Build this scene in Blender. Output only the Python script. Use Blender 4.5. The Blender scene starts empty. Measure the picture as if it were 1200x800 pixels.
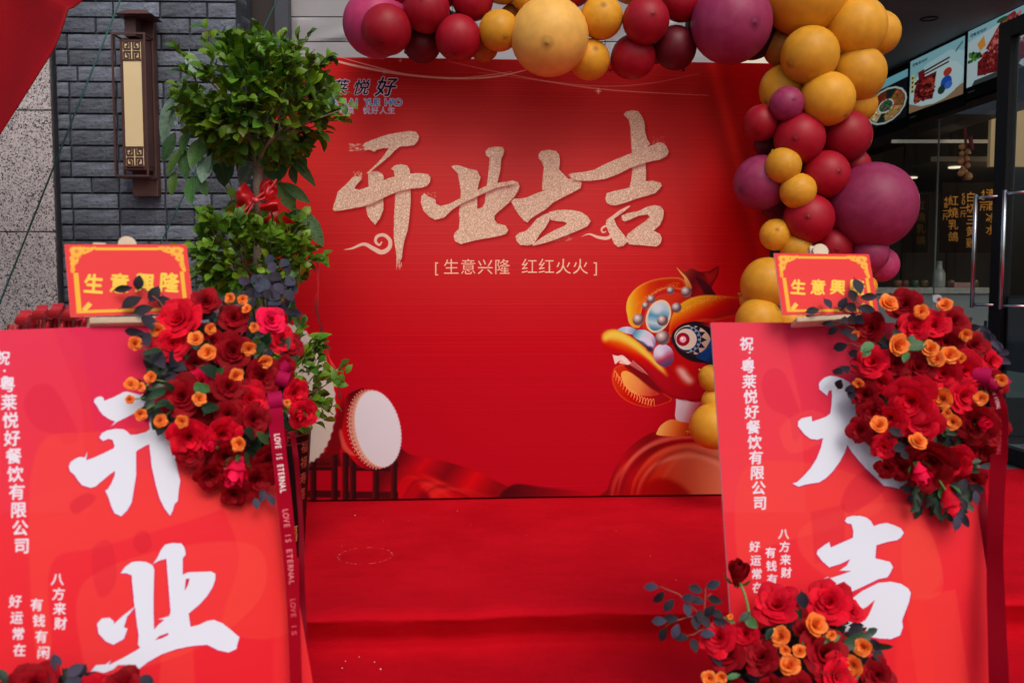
import bpy, math, random
import numpy as np
from mathutils import Vector, Matrix
random.seed(11)
RNG = np.random.default_rng(5)
S = bpy.context.scene
C = S.collection
R = math.radians

# ------------------------------------------------------------------ camera
FPX = 1050.0; PIT = math.atan(73 / 1050); CH = 1.10
cp, sp = math.cos(PIT), math.sin(PIT)
cam = bpy.data.cameras.new('camera'); camo = bpy.data.objects.new('camera', cam); C.objects.link(camo)
cam.sensor_width = 36; cam.lens = 36 * FPX / 1200
cam.clip_start = 0.05; cam.clip_end = 500
camo.location = (0, 0, CH); camo.rotation_euler = (R(90) - PIT, 0, 0)
cam.dof.use_dof = True; cam.dof.focus_distance = 4.2; cam.dof.aperture_fstop = 4.2
S.camera = camo

# ------------------------------------------------------------------ world, sun, exposure
SUN_EL, SUN_AZ = 48, 162
w = bpy.data.worlds.new('World'); S.world = w; w.use_nodes = True
nt = w.node_tree; nt.nodes.clear()
sky = nt.nodes.new('ShaderNodeTexSky'); sky.sky_type = 'NISHITA'; sky.sun_disc = False
sky.sun_elevation = R(SUN_EL); sky.sun_rotation = R(SUN_AZ); sky.dust_density = 6; sky.air_density = 1.0; sky.ozone_density = 1
bgn = nt.nodes.new('ShaderNodeBackground'); bgn.inputs[1].default_value = 0.115
wo = nt.nodes.new('ShaderNodeOutputWorld')
nt.links.new(sky.outputs[0], bgn.inputs[0]); nt.links.new(bgn.outputs[0], wo.inputs[0])
sl = bpy.data.lights.new('sun', 'SUN'); sl.energy = 0.86; sl.angle = R(30); sl.color = (1, 0.96, 0.92)
so = bpy.data.objects.new('sun', sl); C.objects.link(so)
sd = Vector((math.sin(R(SUN_AZ)) * math.cos(R(SUN_EL)), math.cos(R(SUN_AZ)) * math.cos(R(SUN_EL)), math.sin(R(SUN_EL))))
so.rotation_euler = sd.to_track_quat('Z', 'Y').to_euler()
S.view_settings.view_transform = 'Standard'; S.view_settings.look = 'None'
S.view_settings.exposure = 0.0; S.view_settings.gamma = 1; S.view_settings.use_curve_mapping = False
S.cycles.max_bounces = 6; S.cycles.transparent_max_bounces = 8
S.cycles.use_denoising = True

# ------------------------------------------------------------------ geometry helpers
def ray(px, py):
    u = (px - 600) / FPX; v = (400 - py) / FPX
    return np.array([u, cp + v * sp, -sp + v * cp])
CAM = np.array([0, 0, CH])
def P(px, py, Y):
    r = ray(px, py); return CAM + r * (Y / r[1])
def Pz(px, py, z):
    r = ray(px, py); return CAM + r * ((z - CH) / r[2])
def Ps(px, py, X0, k=-.059):            # on the side plane X = X0 + k*Y
    r = ray(px, py); t = X0 / (r[0] - k * r[1]); return CAM + r * t

def frame(q):
    X, Y, Z, ya, le, ro = q
    ex = np.array([math.cos(ya), math.sin(ya), 0])
    dn = -np.array([-math.sin(le) * math.sin(ya), math.sin(le) * math.cos(ya), math.cos(le)])
    e = math.cos(ro) * ex + math.sin(ro) * dn
    d = math.cos(ro) * dn - math.sin(ro) * ex
    return np.array([X, Y, Z]), e, d, -np.cross(e, d)
def plane_pt(q, a, b, off=0):
    o, e, d, n = frame(q); return o + a * e + b * d + off * n
def onb(q, px, py, off=0):              # point in front of a leaning plane, seen at px,py
    o, e, d, n = frame(q); o = o + n * off; r = ray(px, py)
    t = np.dot(o - CAM, n) / np.dot(r, n); return CAM + r * t
KM = np.array([[FPX, 600 * cp, -600 * sp], [0, 400 * cp - FPX * sp, -400 * sp - FPX * cp], [0, cp, -sp]])

class MB:
    def __init__(s): s.v = []; s.f = []; s.m = []; s.uv = {}
    def add(s, vs, fs, mi=0):
        o = len(s.v); s.v += [tuple(float(c) for c in p) for p in vs]
        for f in fs: s.f.append(tuple(i + o for i in f)); s.m.append(mi)
        return o
    def box(s, a, b, mi=0):
        x0, y0, z0 = a; x1, y1, z1 = b
        s.add([(x0,y0,z0),(x1,y0,z0),(x1,y1,z0),(x0,y1,z0),(x0,y0,z1),(x1,y0,z1),(x1,y1,z1),(x0,y1,z1)],
              [(0,3,2,1),(4,5,6,7),(0,1,5,4),(1,2,6,5),(2,3,7,6),(3,0,4,7)], mi)
    def obox(s, o, e, f, g, mi=0):      # corner o and three edge vectors
        o, e, f, g = map(np.array, (o, e, f, g))
        s.add([o, o+e, o+e+f, o+f, o+g, o+e+g, o+e+f+g, o+f+g],
              [(0,3,2,1),(4,5,6,7),(0,1,5,4),(1,2,6,5),(2,3,7,6),(3,0,4,7)], mi)
    def tube(s, pts, rad, n=8, mi=0, cap=True):
        pts = [Vector(p) for p in pts]
        if not hasattr(rad, '__len__'): rad = [rad] * len(pts)
        o = len(s.v); up = Vector((0.13, 0.21, 1))
        for i, p in enumerate(pts):
            t = (pts[min(i+1, len(pts)-1)] - pts[max(i-1, 0)]).normalized()
            a = t.cross(up)
            if a.length < 1e-3: a = t.cross(Vector((1, 0, 0)))
            a.normalize(); b = t.cross(a)
            for k in range(n):
                an = 2 * math.pi * k / n
                q = p + (a * math.cos(an) + b * math.sin(an)) * rad[i]; s.v.append(tuple(q))
        for i in range(len(pts) - 1):
            for k in range(n):
                k2 = (k + 1) % n
                s.f.append((o+i*n+k, o+i*n+k2, o+(i+1)*n+k2, o+(i+1)*n+k)); s.m.append(mi)
        if cap:
            s.f.append(tuple(o+k for k in range(n))[::-1]); s.m.append(mi)
            s.f.append(tuple(o+(len(pts)-1)*n+k for k in range(n))); s.m.append(mi)
    def lathe(s, prof, c, n=24, mi=0):
        o = len(s.v); cx, cy, cz = c
        for r, z in prof:
            for k in range(n):
                a = 2 * math.pi * k / n; s.v.append((cx + r * math.cos(a), cy + r * math.sin(a), cz + z))
        for i in range(len(prof) - 1):
            for k in range(n):
                k2 = (k + 1) % n; s.f.append((o+i*n+k, o+i*n+k2, o+(i+1)*n+k2, o+(i+1)*n+k)); s.m.append(mi)
    def grid(s, fn, nu, nv, mi=0):
        o = len(s.v)
        for j in range(nv + 1):
            for i in range(nu + 1): s.v.append(tuple(float(c) for c in fn(i / nu, j / nv)))
        for j in range(nv):
            for i in range(nu):
                a = o + j * (nu + 1) + i; s.uv[len(s.f)] = [(i/nu, j/nv), ((i+1)/nu, j/nv), ((i+1)/nu, (j+1)/nv), (i/nu, (j+1)/nv)]
                s.f.append((a, a+1, a+nu+2, a+nu+1)); s.m.append(mi)
    def mesh(s, name, mats, off=(0, 0, 0), smooth=False):
        me = bpy.data.meshes.new(name)
        me.from_pydata([(x-off[0], y-off[1], z-off[2]) for x, y, z in s.v], [], s.f)
        for m in (mats if isinstance(mats, (list, tuple)) else [mats]): me.materials.append(m)
        me.polygons.foreach_set('material_index', s.m)
        if smooth: me.polygons.foreach_set('use_smooth', [True] * len(s.f))
        if s.uv:
            ul = me.uv_layers.new(name='UVMap')
            for fi, uvs in s.uv.items():
                for li, uv in zip(me.polygons[fi].loop_indices, uvs): ul.data[li].uv = uv
        me.update(); return me
    def build(s, name, mats, parent=None, smooth=False, bevel=0):
        off = tuple(parent.location) if parent else (0, 0, 0)
        o = bpy.data.objects.new(name, s.mesh(name, mats, off, smooth)); C.objects.link(o); o.parent = parent
        if bevel:
            b = o.modifiers.new('b', 'BEVEL'); b.width = bevel; b.segments = 2; b.limit_method = 'ANGLE'
        return o
def thing(name, label, cat, loc=(0, 0, 0), group=None):
    o = bpy.data.objects.new(name, None); C.objects.link(o); o.location = [float(c) for c in loc]
    o['label'] = label; o['category'] = cat
    if group: o['group'] = group
    o.empty_display_size = .05
    return o
def tag(o, label, cat, group=None):
    o['label'] = label; o['category'] = cat
    if group: o['group'] = group
    return o
def struct(o): o['kind'] = 'structure'; return o
def stuff(o): o['kind'] = 'stuff'; return o
def inst(name, me, parent, M):           # copy of mesh data at world matrix M, under a translated-only parent
    o = bpy.data.objects.new(name, me); C.objects.link(o); o.parent = parent
    off = Matrix.Translation(-Vector(parent.location)) if parent and parent.parent is None else Matrix.Identity(4)
    o.matrix_local = off @ M; return o

# ------------------------------------------------------------------ materials
def newmat(name):
    m = bpy.data.materials.new(name); m.use_nodes = True; n = m.node_tree.nodes
    return m, m.node_tree, n['Principled BSDF']
def mat(name, col, rough=.6, var=.12, scale=12, bump=0, bscale=60, metal=0, spec=.5, sheen=0, coat=0, rnd=0, hue=None, trans=0):
    m, t, b = newmat(name); L = t.links.new
    tc = t.nodes.new('ShaderNodeTexCoord')
    nz = t.nodes.new('ShaderNodeTexNoise'); nz.inputs['Scale'].default_value = scale; nz.inputs['Detail'].default_value = 5
    L(tc.outputs['Object'], nz.inputs['Vector'])
    mr = t.nodes.new('ShaderNodeMapRange'); mr.inputs[1].default_value = .3; mr.inputs[2].default_value = .7
    mr.inputs[3].default_value = 1 - var; mr.inputs[4].default_value = 1 + var
    L(nz.outputs['Fac'], mr.inputs[0])
    mul = t.nodes.new('ShaderNodeMix'); mul.data_type = 'RGBA'; mul.blend_type = 'MULTIPLY'; mul.inputs[0].default_value = 1
    mul.inputs[6].default_value = (*col, 1); L(mr.outputs[0], mul.inputs[7])
    out = mul.outputs[2]
    if rnd:
        oi = t.nodes.new('ShaderNodeObjectInfo'); ge = t.nodes.new('ShaderNodeNewGeometry')
        ad = t.nodes.new('ShaderNodeMath'); ad.operation = 'ADD'; L(oi.outputs['Random'], ad.inputs[0]); L(ge.outputs['Random Per Island'], ad.inputs[1])
        fr = t.nodes.new('ShaderNodeMath'); fr.operation = 'FRACT'; L(ad.outputs[0], fr.inputs[0])
        if hue:
            mx = t.nodes.new('ShaderNodeMix'); mx.data_type = 'RGBA'; L(fr.outputs[0], mx.inputs[0]); L(out, mx.inputs[6])
            mx.inputs[7].default_value = (*hue, 1); out = mx.outputs[2]
        r2 = t.nodes.new('ShaderNodeMapRange'); r2.inputs[3].default_value = 1 - rnd; r2.inputs[4].default_value = 1 + rnd
        m7 = t.nodes.new('ShaderNodeMath'); m7.operation = 'MULTIPLY'; m7.inputs[1].default_value = 7.31; L(fr.outputs[0], m7.inputs[0])
        f7 = t.nodes.new('ShaderNodeMath'); f7.operation = 'FRACT'; L(m7.outputs[0], f7.inputs[0]); L(f7.outputs[0], r2.inputs[0])
        m2 = t.nodes.new('ShaderNodeMix'); m2.data_type = 'RGBA'; m2.blend_type = 'MULTIPLY'; m2.inputs[0].default_value = 1
        L(out, m2.inputs[6]); L(r2.outputs[0], m2.inputs[7]); out = m2.outputs[2]
    L(out, b.inputs['Base Color'])
    b.inputs['Roughness'].default_value = rough; b.inputs['Metallic'].default_value = metal
    b.inputs['Specular IOR Level'].default_value = spec
    if sheen: b.inputs['Sheen Weight'].default_value = sheen; b.inputs['Sheen Roughness'].default_value = .4
    if coat: b.inputs['Coat Weight'].default_value = coat; b.inputs['Coat Roughness'].default_value = .25
    if bump:
        n2 = t.nodes.new('ShaderNodeTexNoise'); n2.inputs['Scale'].default_value = bscale; n2.inputs['Detail'].default_value = 6
        L(tc.outputs['Object'], n2.inputs['Vector'])
        bp = t.nodes.new('ShaderNodeBump'); bp.inputs['Strength'].default_value = bump; bp.inputs['Distance'].default_value = .01
        L(n2.outputs['Fac'], bp.inputs['Height']); L(bp.outputs[0], b.inputs['Normal'])
    if trans:
        o = t.nodes['Material Output']; tr = t.nodes.new('ShaderNodeBsdfTranslucent'); ms = t.nodes.new('ShaderNodeMixShader')
        ms.inputs[0].default_value = trans; L(out, tr.inputs[0]); L(b.outputs[0], ms.inputs[1]); L(tr.outputs[0], ms.inputs[2]); L(ms.outputs[0], o.inputs[0])
    return m
def emis(name, col, st):
    m, t, b = newmat(name); b.inputs['Base Color'].default_value = (*[c*.5 for c in col], 1)
    b.inputs['Emission Color'].default_value = (*col, 1); b.inputs['Emission Strength'].default_value = st; return m
def glass(name, tint=(.8, .85, .85), refl=.12):
    m, t, b = newmat(name); L = t.links.new; o = t.nodes['Material Output']
    tr = t.nodes.new('ShaderNodeBsdfTransparent'); tr.inputs[0].default_value = (*tint, 1)
    gl = t.nodes.new('ShaderNodeBsdfGlossy'); gl.inputs['Roughness'].default_value = .03
    fr = t.nodes.new('ShaderNodeFresnel'); fr.inputs[0].default_value = 1.5
    ms = t.nodes.new('ShaderNodeMixShader'); ge = t.nodes.new('ShaderNodeNewGeometry'); inv = t.nodes.new('ShaderNodeMath'); inv.operation = 'SUBTRACT'; inv.inputs[0].default_value = 1; L(ge.outputs['Backfacing'], inv.inputs[1])
    mm = t.nodes.new('ShaderNodeMath'); mm.operation = 'MULTIPLY'; L(fr.outputs[0], mm.inputs[0]); L(inv.outputs[0], mm.inputs[1]); L(mm.outputs[0], ms.inputs[0]); L(tr.outputs[0], ms.inputs[1]); L(gl.outputs[0], ms.inputs[2]); L(ms.outputs[0], o.inputs[0])
    return m
def lin(c): return tuple(((x/255)/12.92 if x/255 <= .04045 else ((x/255+.055)/1.055)**2.4) for x in c)

# ------------------------------------------------------------------ flat print: a small painter for printed artwork
_gl = {}
def glyph(ch, off=0.0):
    if (ch, off) in _gl: return _gl[(ch, off)]
    cu = bpy.data.curves.new('t', 'FONT'); cu.body = ch; cu.offset = off; cu.resolution_u = 3; cu.align_x = 'CENTER'
    ob = bpy.data.objects.new('t', cu); C.objects.link(ob)
    me = bpy.data.meshes.new_from_object(ob.evaluated_get(bpy.context.evaluated_depsgraph_get()))
    v = np.array([(a.co.x, a.co.y) for a in me.vertices]).reshape(-1, 2)
    _gl[(ch, off)] = [v[list(p.vertices)] for p in me.polygons]
    bpy.data.objects.remove(ob); bpy.data.curves.remove(cu); bpy.data.meshes.remove(me)
    return _gl[(ch, off)]
def blur2(a, r):
    if r < .6: return a
    k = int(round(r)); k = max(k, 1)
    for _ in range(2):
        for ax in (0, 1):
            p = np.pad(a, [(k+1, k) if i == ax else (0, 0) for i in (0, 1)], mode='edge')
            c = np.cumsum(p, axis=ax)
            n = a.shape[ax]
            hi = np.take(c, range(2*k+1, 2*k+1+n), axis=ax); lo = np.take(c, range(0, n), axis=ax)
            a = (hi - lo) / (2*k+1)
    return a
def smoothpts(pts, n=6, closed=True):
    p = np.array(pts, float); N = len(p); out = []
    rng = range(N) if closed else range(N - 1)
    for i in rng:
        if closed: a, b, c, d = p[(i-1) % N], p[i], p[(i+1) % N], p[(i+2) % N]
        else: a, b, c, d = p[max(i-1, 0)], p[i], p[i+1], p[min(i+2, N-1)]
        for k in range(n):
            t = k / n; out.append(.5*((2*b)+(c-a)*t+(2*a-5*b+4*c-d)*t*t+(3*b-a-3*c+d)*t**3))
    if not closed: out.append(p[-1])
    return np.array(out)
def ell(cx, cy, rx, ry, rot=0, n=36):
    a = np.linspace(0, 2*np.pi, n, endpoint=False); c, s_ = math.cos(R(rot)), math.sin(R(rot))
    x = rx*np.cos(a); y = ry*np.sin(a); return np.stack([cx + x*c - y*s_, cy + x*s_ + y*c], 1)
def strokepoly(pts, ws, n=6):
    q = smoothpts([(*p, w_) for p, w_ in zip(pts, ws)], n, False)
    t = np.gradient(q[:, :2], axis=0); t /= np.linalg.norm(t, axis=1)[:, None] + 1e-9
    nn = np.stack([-t[:, 1], t[:, 0]], 1) * q[:, 2:3] / 2
    return np.concatenate([q[:, :2] + nn, (q[:, :2] - nn)[::-1]])
def lg(p0, p1, *cols):                    # linear gradient of a printed colour between two points
    p0, p1 = np.array(p0, float), np.array(p1, float); d = p1 - p0; L2 = d @ d
    cs = np.array(cols, float)
    def f(X, Y):
        t = np.clip(((X-p0[0])*d[0] + (Y-p0[1])*d[1]) / L2, 0, 1) * (len(cs)-1)
        return np.stack([np.interp(t, range(len(cs)), cs[:, k]) for k in range(3)], -1)
    return f
def rg(c, r, *cols):
    cs = np.array(cols, float)
    def f(X, Y):
        t = np.clip(np.hypot(X-c[0], Y-c[1]) / r, 0, 1) * (len(cs)-1)
        return np.stack([np.interp(t, range(len(cs)), cs[:, k]) for k in range(3)], -1)
    return f
class Canvas:
    SS = 2
    def __init__(s, q, W, H, ppm, bg):
        s.q, s.W, s.H = q, W, H; s.w, s.h = int(W*ppm), int(H*ppm); s.ppm = ppm
        o, e, d, n = frame(q)
        Hm = KM @ np.stack([e, d, o - CAM], 1); s.Hm = Hm; s.Hi = np.linalg.inv(Hm)
        a, b = np.meshgrid((np.arange(s.w)+.5)/ppm, (np.arange(s.h)+.5)/ppm)
        h = np.einsum('ij,jkl->ikl', Hm, np.stack([a, b, np.ones_like(a)])); s.X, s.Y = h[0]/h[2], h[1]/h[2]
        s.a = np.zeros((s.h, s.w, 3)) + (bg(s.X, s.Y) if callable(bg) else np.array(bg, float))
    def tp(s, pts):
        p = np.array(pts, float); h = s.Hi @ np.stack([p[:, 0], p[:, 1], np.ones(len(p))]); return (h[:2]/h[2]).T * s.ppm
    def k(s, pxr):                        # photo pixels -> canvas pixels (about)
        c = s.Hm @ np.array([s.W/2, s.H/2, 1]); c2 = s.Hm @ np.array([s.W/2+.01, s.H/2, 1])
        return pxr * .01 * s.ppm / abs(c2[0]/c2[2] - c[0]/c[2])
    def mask(s, polys, blur=0, union=False):
        ps = [s.tp(p) for p in polys]; al = np.concatenate(ps); B = s.k(blur); pad = int(2*B) + 3
        x0, y0 = np.floor(al.min(0)).astype(int) - pad; x1, y1 = np.ceil(al.max(0)).astype(int) + pad
        x0, y0 = max(x0, 0), max(y0, 0); x1, y1 = min(x1, s.w), min(y1, s.h)
        if x1 <= x0 or y1 <= y0: return None
        SS = s.SS; acc = np.zeros(((y1-y0)*SS, (x1-x0)*SS), bool)
        for p in ps:
            p = (p - (x0, y0)) * SS
            bx0, by0 = np.maximum(np.floor(p.min(0)).astype(int), 0); bx1 = min(int(np.ceil(p[:, 0].max()))+1, acc.shape[1]); by1 = min(int(np.ceil(p[:, 1].max()))+1, acc.shape[0])
            if bx1 <= bx0 or by1 <= by0: continue
            gx = np.arange(bx0, bx1)[None, :] + .5; gy = np.arange(by0, by1)[:, None] + .5
            ins = np.zeros((by1-by0, bx1-bx0), bool)
            for (xa, ya), (xb, yb) in zip(p, np.roll(p, -1, 0)):
                if ya == yb: continue
                rows = (min(ya, yb) <= gy) & (gy < max(ya, yb))
                r = np.nonzero(rows[:, 0])[0]
                if not len(r): continue
                yy = gy[r]; ins[r] ^= gx < (xa + (yy-ya)*(xb-xa)/(yb-ya))
            acc[by0:by1, bx0:bx1] |= ins
        m = acc.reshape(y1-y0, SS, x1-x0, SS).mean((1, 3)).astype(float)
        if B: m = blur2(m, B)
        return (slice(y0, y1), slice(x0, x1)), m
    def fill(s, pts, col, alpha=1, blur=0, edge=None, noise=0, clip=None, sm=False, grit=None):
        polys = [pts] if not isinstance(pts, list) or (len(pts) and np.ndim(pts[0]) == 1) else pts
        if sm: polys = [smoothpts(p) for p in polys]
        r = s.mask(polys, blur)
        if r is None: return None
        sl_, m = r
        c = col(s.X[sl_], s.Y[sl_]) if callable(col) else np.zeros(m.shape + (3,)) + np.array(col, float)
        if edge:
            t = np.clip((1 - blur2(m, s.k(edge[1]))) * 2, 0, 1)[..., None] * (edge[2] if len(edge) > 2 else 1)
            c = c*(1-t) + np.array(edge[0], float)*t
        if noise:
            nz = RNG.normal(0, 1, (m.shape[0]//2+1, m.shape[1]//2+1)).repeat(2, 0).repeat(2, 1)[:m.shape[0], :m.shape[1]]
            c = c + nz[..., None] * noise * np.array([1, 1.15, 1.1])
        if grit: m = m * (RNG.random((m.shape[0]//2+1, m.shape[1]//2+1)).repeat(2, 0).repeat(2, 1)[:m.shape[0], :m.shape[1]] < grit)
        if clip is not None: m = m * clip[sl_]
        m = (m * alpha)[..., None]
        s.a[sl_] = s.a[sl_]*(1-m) + c*m
        return sl_, m
    def full(s, polys, blur=0):
        z = np.zeros((s.h, s.w)); r = s.mask(polys, blur)
        if r: z[r[0]] = r[1]
        return z
    def text(s, st, cx, cy, size, col, off=.0, sx=1, shear=0, dx=0, dy=0, rot=0, outline=None, alpha=1, blur=0, step=None):
        """horizontal text centred on cx,cy; each glyph dx further right and dy further down"""
        polys = []; n = len(st); adv = step if step else size*sx
        for pas, (o2, c2) in enumerate(([outline] if outline else []) + [(off, col)]):
            polys = []
            for i, ch in enumerate(st):
                if ch == ' ': continue
                ox = cx + (i-(n-1)/2)*adv if not (dx or dy) else cx + i*dx
                oy = cy + (i*dy if (dx or dy) else 0)
                nd = 0 if o2 < .008 else (4 if o2 < .04 else 8)
                dirs = [(0, 0)] + [(o2*size*math.cos(2*math.pi*k_/nd+.4), o2*size*math.sin(2*math.pi*k_/nd+.4)) for k_ in range(nd)]
                for g in glyph(ch, 0):
                    x = g[:, 0]*size*sx; y = -(g[:, 1]-.38)*size
                    c_, s_ = math.cos(R(rot)), math.sin(R(rot)); x, y = x*c_-y*s_, x*s_+y*c_
                    for d0, d1 in dirs: polys.append(np.stack([ox + x + shear*y + d0, oy + y + d1], 1))
            s.fill(polys, c2, alpha=alpha, blur=blur)
    def image(s, name):
        im = bpy.data.images.new(name, s.w, s.h)
        a = np.ones((s.h, s.w, 4), np.float32); a[..., :3] = np.clip(s.a/255, 0, 1); im.pixels.foreach_set(a[::-1].ravel()); im.update(); im.pack(); return im
def printmat(name, im, rough=.5, spec=.4, emit=0, gain=1.0, bump=0, sat=1.0):
    m, t, b = newmat(name); tx = t.nodes.new('ShaderNodeTexImage'); tx.image = im; tx.extension = 'EXTEND'; L = t.links.new
    hs = t.nodes.new('ShaderNodeHueSaturation'); hs.inputs['Value'].default_value = gain; hs.inputs['Saturation'].default_value = sat; L(tx.outputs[0], hs.inputs['Color'])
    L(hs.outputs[0], b.inputs['Base Color']); b.inputs['Roughness'].default_value = rough; b.inputs['Specular IOR Level'].default_value = spec
    if emit:
        b.inputs['Base Color'].default_value = (0, 0, 0, 1); t.links.remove(b.inputs['Base Color'].links[0]); b.inputs['Base Color'].default_value = (.02, .02, .02, 1)
        L(hs.outputs[0], b.inputs['Emission Color']); b.inputs['Emission Strength'].default_value = emit
    if bump:
        tc = t.nodes.new('ShaderNodeTexCoord'); n2 = t.nodes.new('ShaderNodeTexNoise'); n2.inputs['Scale'].default_value = 2.2; n2.inputs['Detail'].default_value = 1
        L(tc.outputs['Object'], n2.inputs['Vector']); bp = t.nodes.new('ShaderNodeBump'); bp.inputs['Strength'].default_value = bump; bp.inputs['Distance'].default_value = .05
        L(n2.outputs['Fac'], bp.inputs['Height']); L(bp.outputs[0], b.inputs['Normal'])
    return m
def slab(mb, q, W, H, th, a0=0, b0=0, off=0, bow=0):   # front face uv-mapped (material 0), the rest material 1
    o, e, d, n = frame(q); p = plane_pt(q, a0, b0, off); f = len(mb.f)
    c = [p, p+e*W, p+e*W+d*H, p+d*H]; c2 = [x - n*th for x in c]
    mb.add(c + c2, [(3, 2, 1, 0)], 0); mb.uv[f] = [(0, 0), (1, 0), (1, 1), (0, 1)]
    k = len(mb.v) - 8
    for f2 in ((4, 5, 6, 7), (0, 1, 5, 4), (1, 2, 6, 5), (2, 3, 7, 6), (3, 0, 4, 7)): mb.f.append(tuple(i+k for i in f2)); mb.m.append(1)

# palette
M = dict(
    brick=mat('slate_brick', (.115, .135, .175), .75, .34, 9, 1.0, 45, spec=.3, rnd=.42),
    mortar=mat('dark_mortar', (.035, .042, .055), .9, .3, 20, .4, 120),
    bronze=mat('bronze_paint', (.085, .04, .035), .45, .15, 8, .1, 90),
    cream=mat('cream_acrylic', (.80, .66, .38), .5, .04, 3),
    woodpale=mat('pale_wood', (.62, .50, .36), .6, .15, 14, .1, 60),
    foam=mat('white_foam_edge', (.8, .8, .82), .7, .03),
    alu=mat('grey_metal_frame', (.25, .25, .27), .4, .05, metal=.6),
    trunk=mat('bark', (.26, .2, .15), .8, .3, 25, .5, 80),
    twig=mat('twig', (.12, .09, .05), .8, .3, 25),
    black=mat('black_metal', (.006, .006, .007), .55, .1, spec=.2),
    dark=mat('dark_panel', (.02, .018, .018), .5, .2),
    steel=mat('brushed_steel', (.6, .6, .62), .25, .05, metal=1),
    rope=mat('green_cord', (.015, .10, .09), .6, .25, 300),
    soil=mat('potting_soil', (.02, .015, .01), .95, .3),
)

# ================================================================== SETTING: ground, carpeted steps, walls
g = MB(); g.box((-60, -60, -.34), (60, 60, -.30)); struct(g.build('ground', mat('grey_paving', (.16, .16, .165), .8, .25, 3, .3, 30)))
K = .0612
def yy(Y, X): return Y + K * X
def carpet_mat():
    m, t, b = newmat('red_carpet_fabric'); L = t.links.new; N = t.nodes.new
    tc = N('ShaderNodeTexCoord'); n1 = N('ShaderNodeTexNoise'); n1.inputs['Scale'].default_value = 2.1; n1.inputs['Detail'].default_value = 9; n1.inputs['Roughness'].default_value = .62
    L(tc.outputs['Object'], n1.inputs['Vector'])
    cr = N('ShaderNodeValToRGB'); cr.color_ramp.elements[0].position = .3; cr.color_ramp.elements[1].position = .72
    cr.color_ramp.elements[0].color = (.47, .0025, .010, 1); cr.color_ramp.elements[1].color = (.62, .005, .016, 1)
    L(n1.outputs['Fac'], cr.inputs[0])
    # chalky ring left by a pot
    c = Pz(428, 651, 0); sub = N('ShaderNodeVectorMath'); sub.operation = 'SUBTRACT'; sub.inputs[1].default_value = tuple(c); L(tc.outputs['Object'], sub.inputs[0])
    ln = N('ShaderNodeVectorMath'); ln.operation = 'LENGTH'; L(sub.outputs[0], ln.inputs[0])
    d = N('ShaderNodeMath'); d.operation = 'SUBTRACT'; d.inputs[1].default_value = .107; L(ln.outputs['Value'], d.inputs[0])
    ab = N('ShaderNodeMath'); ab.operation = 'ABSOLUTE'; L(d.outputs[0], ab.inputs[0])
    lt = N('ShaderNodeMath'); lt.operation = 'LESS_THAN'; lt.inputs[1].default_value = .0035; L(ab.outputs[0], lt.inputs[0])
    n2 = N('ShaderNodeTexNoise'); n2.inputs['Scale'].default_value = 60; L(tc.outputs['Object'], n2.inputs['Vector'])
    gt = N('ShaderNodeMapRange'); gt.inputs[1].default_value = .5; gt.inputs[2].default_value = .62; gt.inputs[4].default_value = .3; L(n2.outputs['Fac'], gt.inputs[0])
    ml = N('ShaderNodeMath'); ml.operation = 'MULTIPLY'; L(lt.outputs[0], ml.inputs[0]); L(gt.outputs[0], ml.inputs[1])
    mx = N('ShaderNodeMix'); mx.data_type = 'RGBA'; L(ml.outputs[0], mx.inputs[0]); L(cr.outputs[0], mx.inputs[6]); mx.inputs[7].default_value = (.6, .35, .3, 1)
    L(mx.outputs[2], b.inputs['Base Color']); b.inputs['Roughness'].default_value = .95; b.inputs['Specular IOR Level'].default_value = .04
    n3 = N('ShaderNodeTexNoise'); n3.inputs['Scale'].default_value = 350; n3.inputs['Detail'].default_value = 3; L(tc.outputs['Object'], n3.inputs['Vector'])
    n4 = N('ShaderNodeTexNoise'); n4.inputs['Scale'].default_value = 7; L(tc.outputs['Object'], n4.inputs['Vector'])
    b1 = N('ShaderNodeBump'); b1.inputs['Strength'].default_value = .7; b1.inputs['Distance'].default_value = .004; L(n3.outputs['Fac'], b1.inputs['Height'])
    b2 = N('ShaderNodeBump'); b2.inputs['Strength'].default_value = .42; b2.inputs['Distance'].default_value = .03; L(n4.outputs['Fac'], b2.inputs['Height']); L(b1.outputs[0], b2.inputs['Normal'])
    L(b2.outputs[0], b.inputs['Normal']); return m
# profile across the steps, (Y, z), draped cloth with soft nosings; risers undercut so they shade darker
prof = [(4.97, 0), (4.3, 0), (3.7, .001), (3.2, 0), (3.02, .001), (2.955, .002), (2.925, -.004), (2.906, -.020), (2.925, -.05), (2.955, -.10),
        (2.95, -.138), (2.91, -.149), (2.7, -.15), (2.55, -.15), (2.43, -.15), (2.36, -.152), (2.335, -.165), (2.35, -.21), (2.37, -.265), (2.33, -.285), (2.1, -.292), (1.6, -.293), (.9, -.293)]
cb = MB(); NX = 120; x0c, x1c = -1.52, 4.4
def carp(u, v):
    X = x0c + (x1c - x0c) * u; f = v * (len(prof) - 1); i = min(int(f), len(prof) - 2); t = f - i
    Y = prof[i][0]*(1-t) + prof[i+1][0]*t; z = prof[i][1]*(1-t) + prof[i+1][1]*t
    wv = .006*math.sin(X*3.1+1) + .004*math.sin(X*7.7) + .003*math.sin(X*17+2)
    if Y < 3.05: Y += wv * 1.3; z += .002*math.sin(X*9) + .0015*math.sin(X*23 + Y*9)
    else: z += .0012*math.sin(X*4 + Y*3)
    if -.14 < z < -.03 or -.27 < z < -.17: Y += .006*math.sin(X*13+1)*math.sin(X*3.3)
    return (X, yy(Y, X), z)
cb.grid(carp, NX, 66)
cp_o = cb.build('red_carpet', carpet_mat(), smooth=True)
tag(cp_o, 'plain red carpet laid over the stage and down its front steps', 'carpet')
sg = MB()
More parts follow.
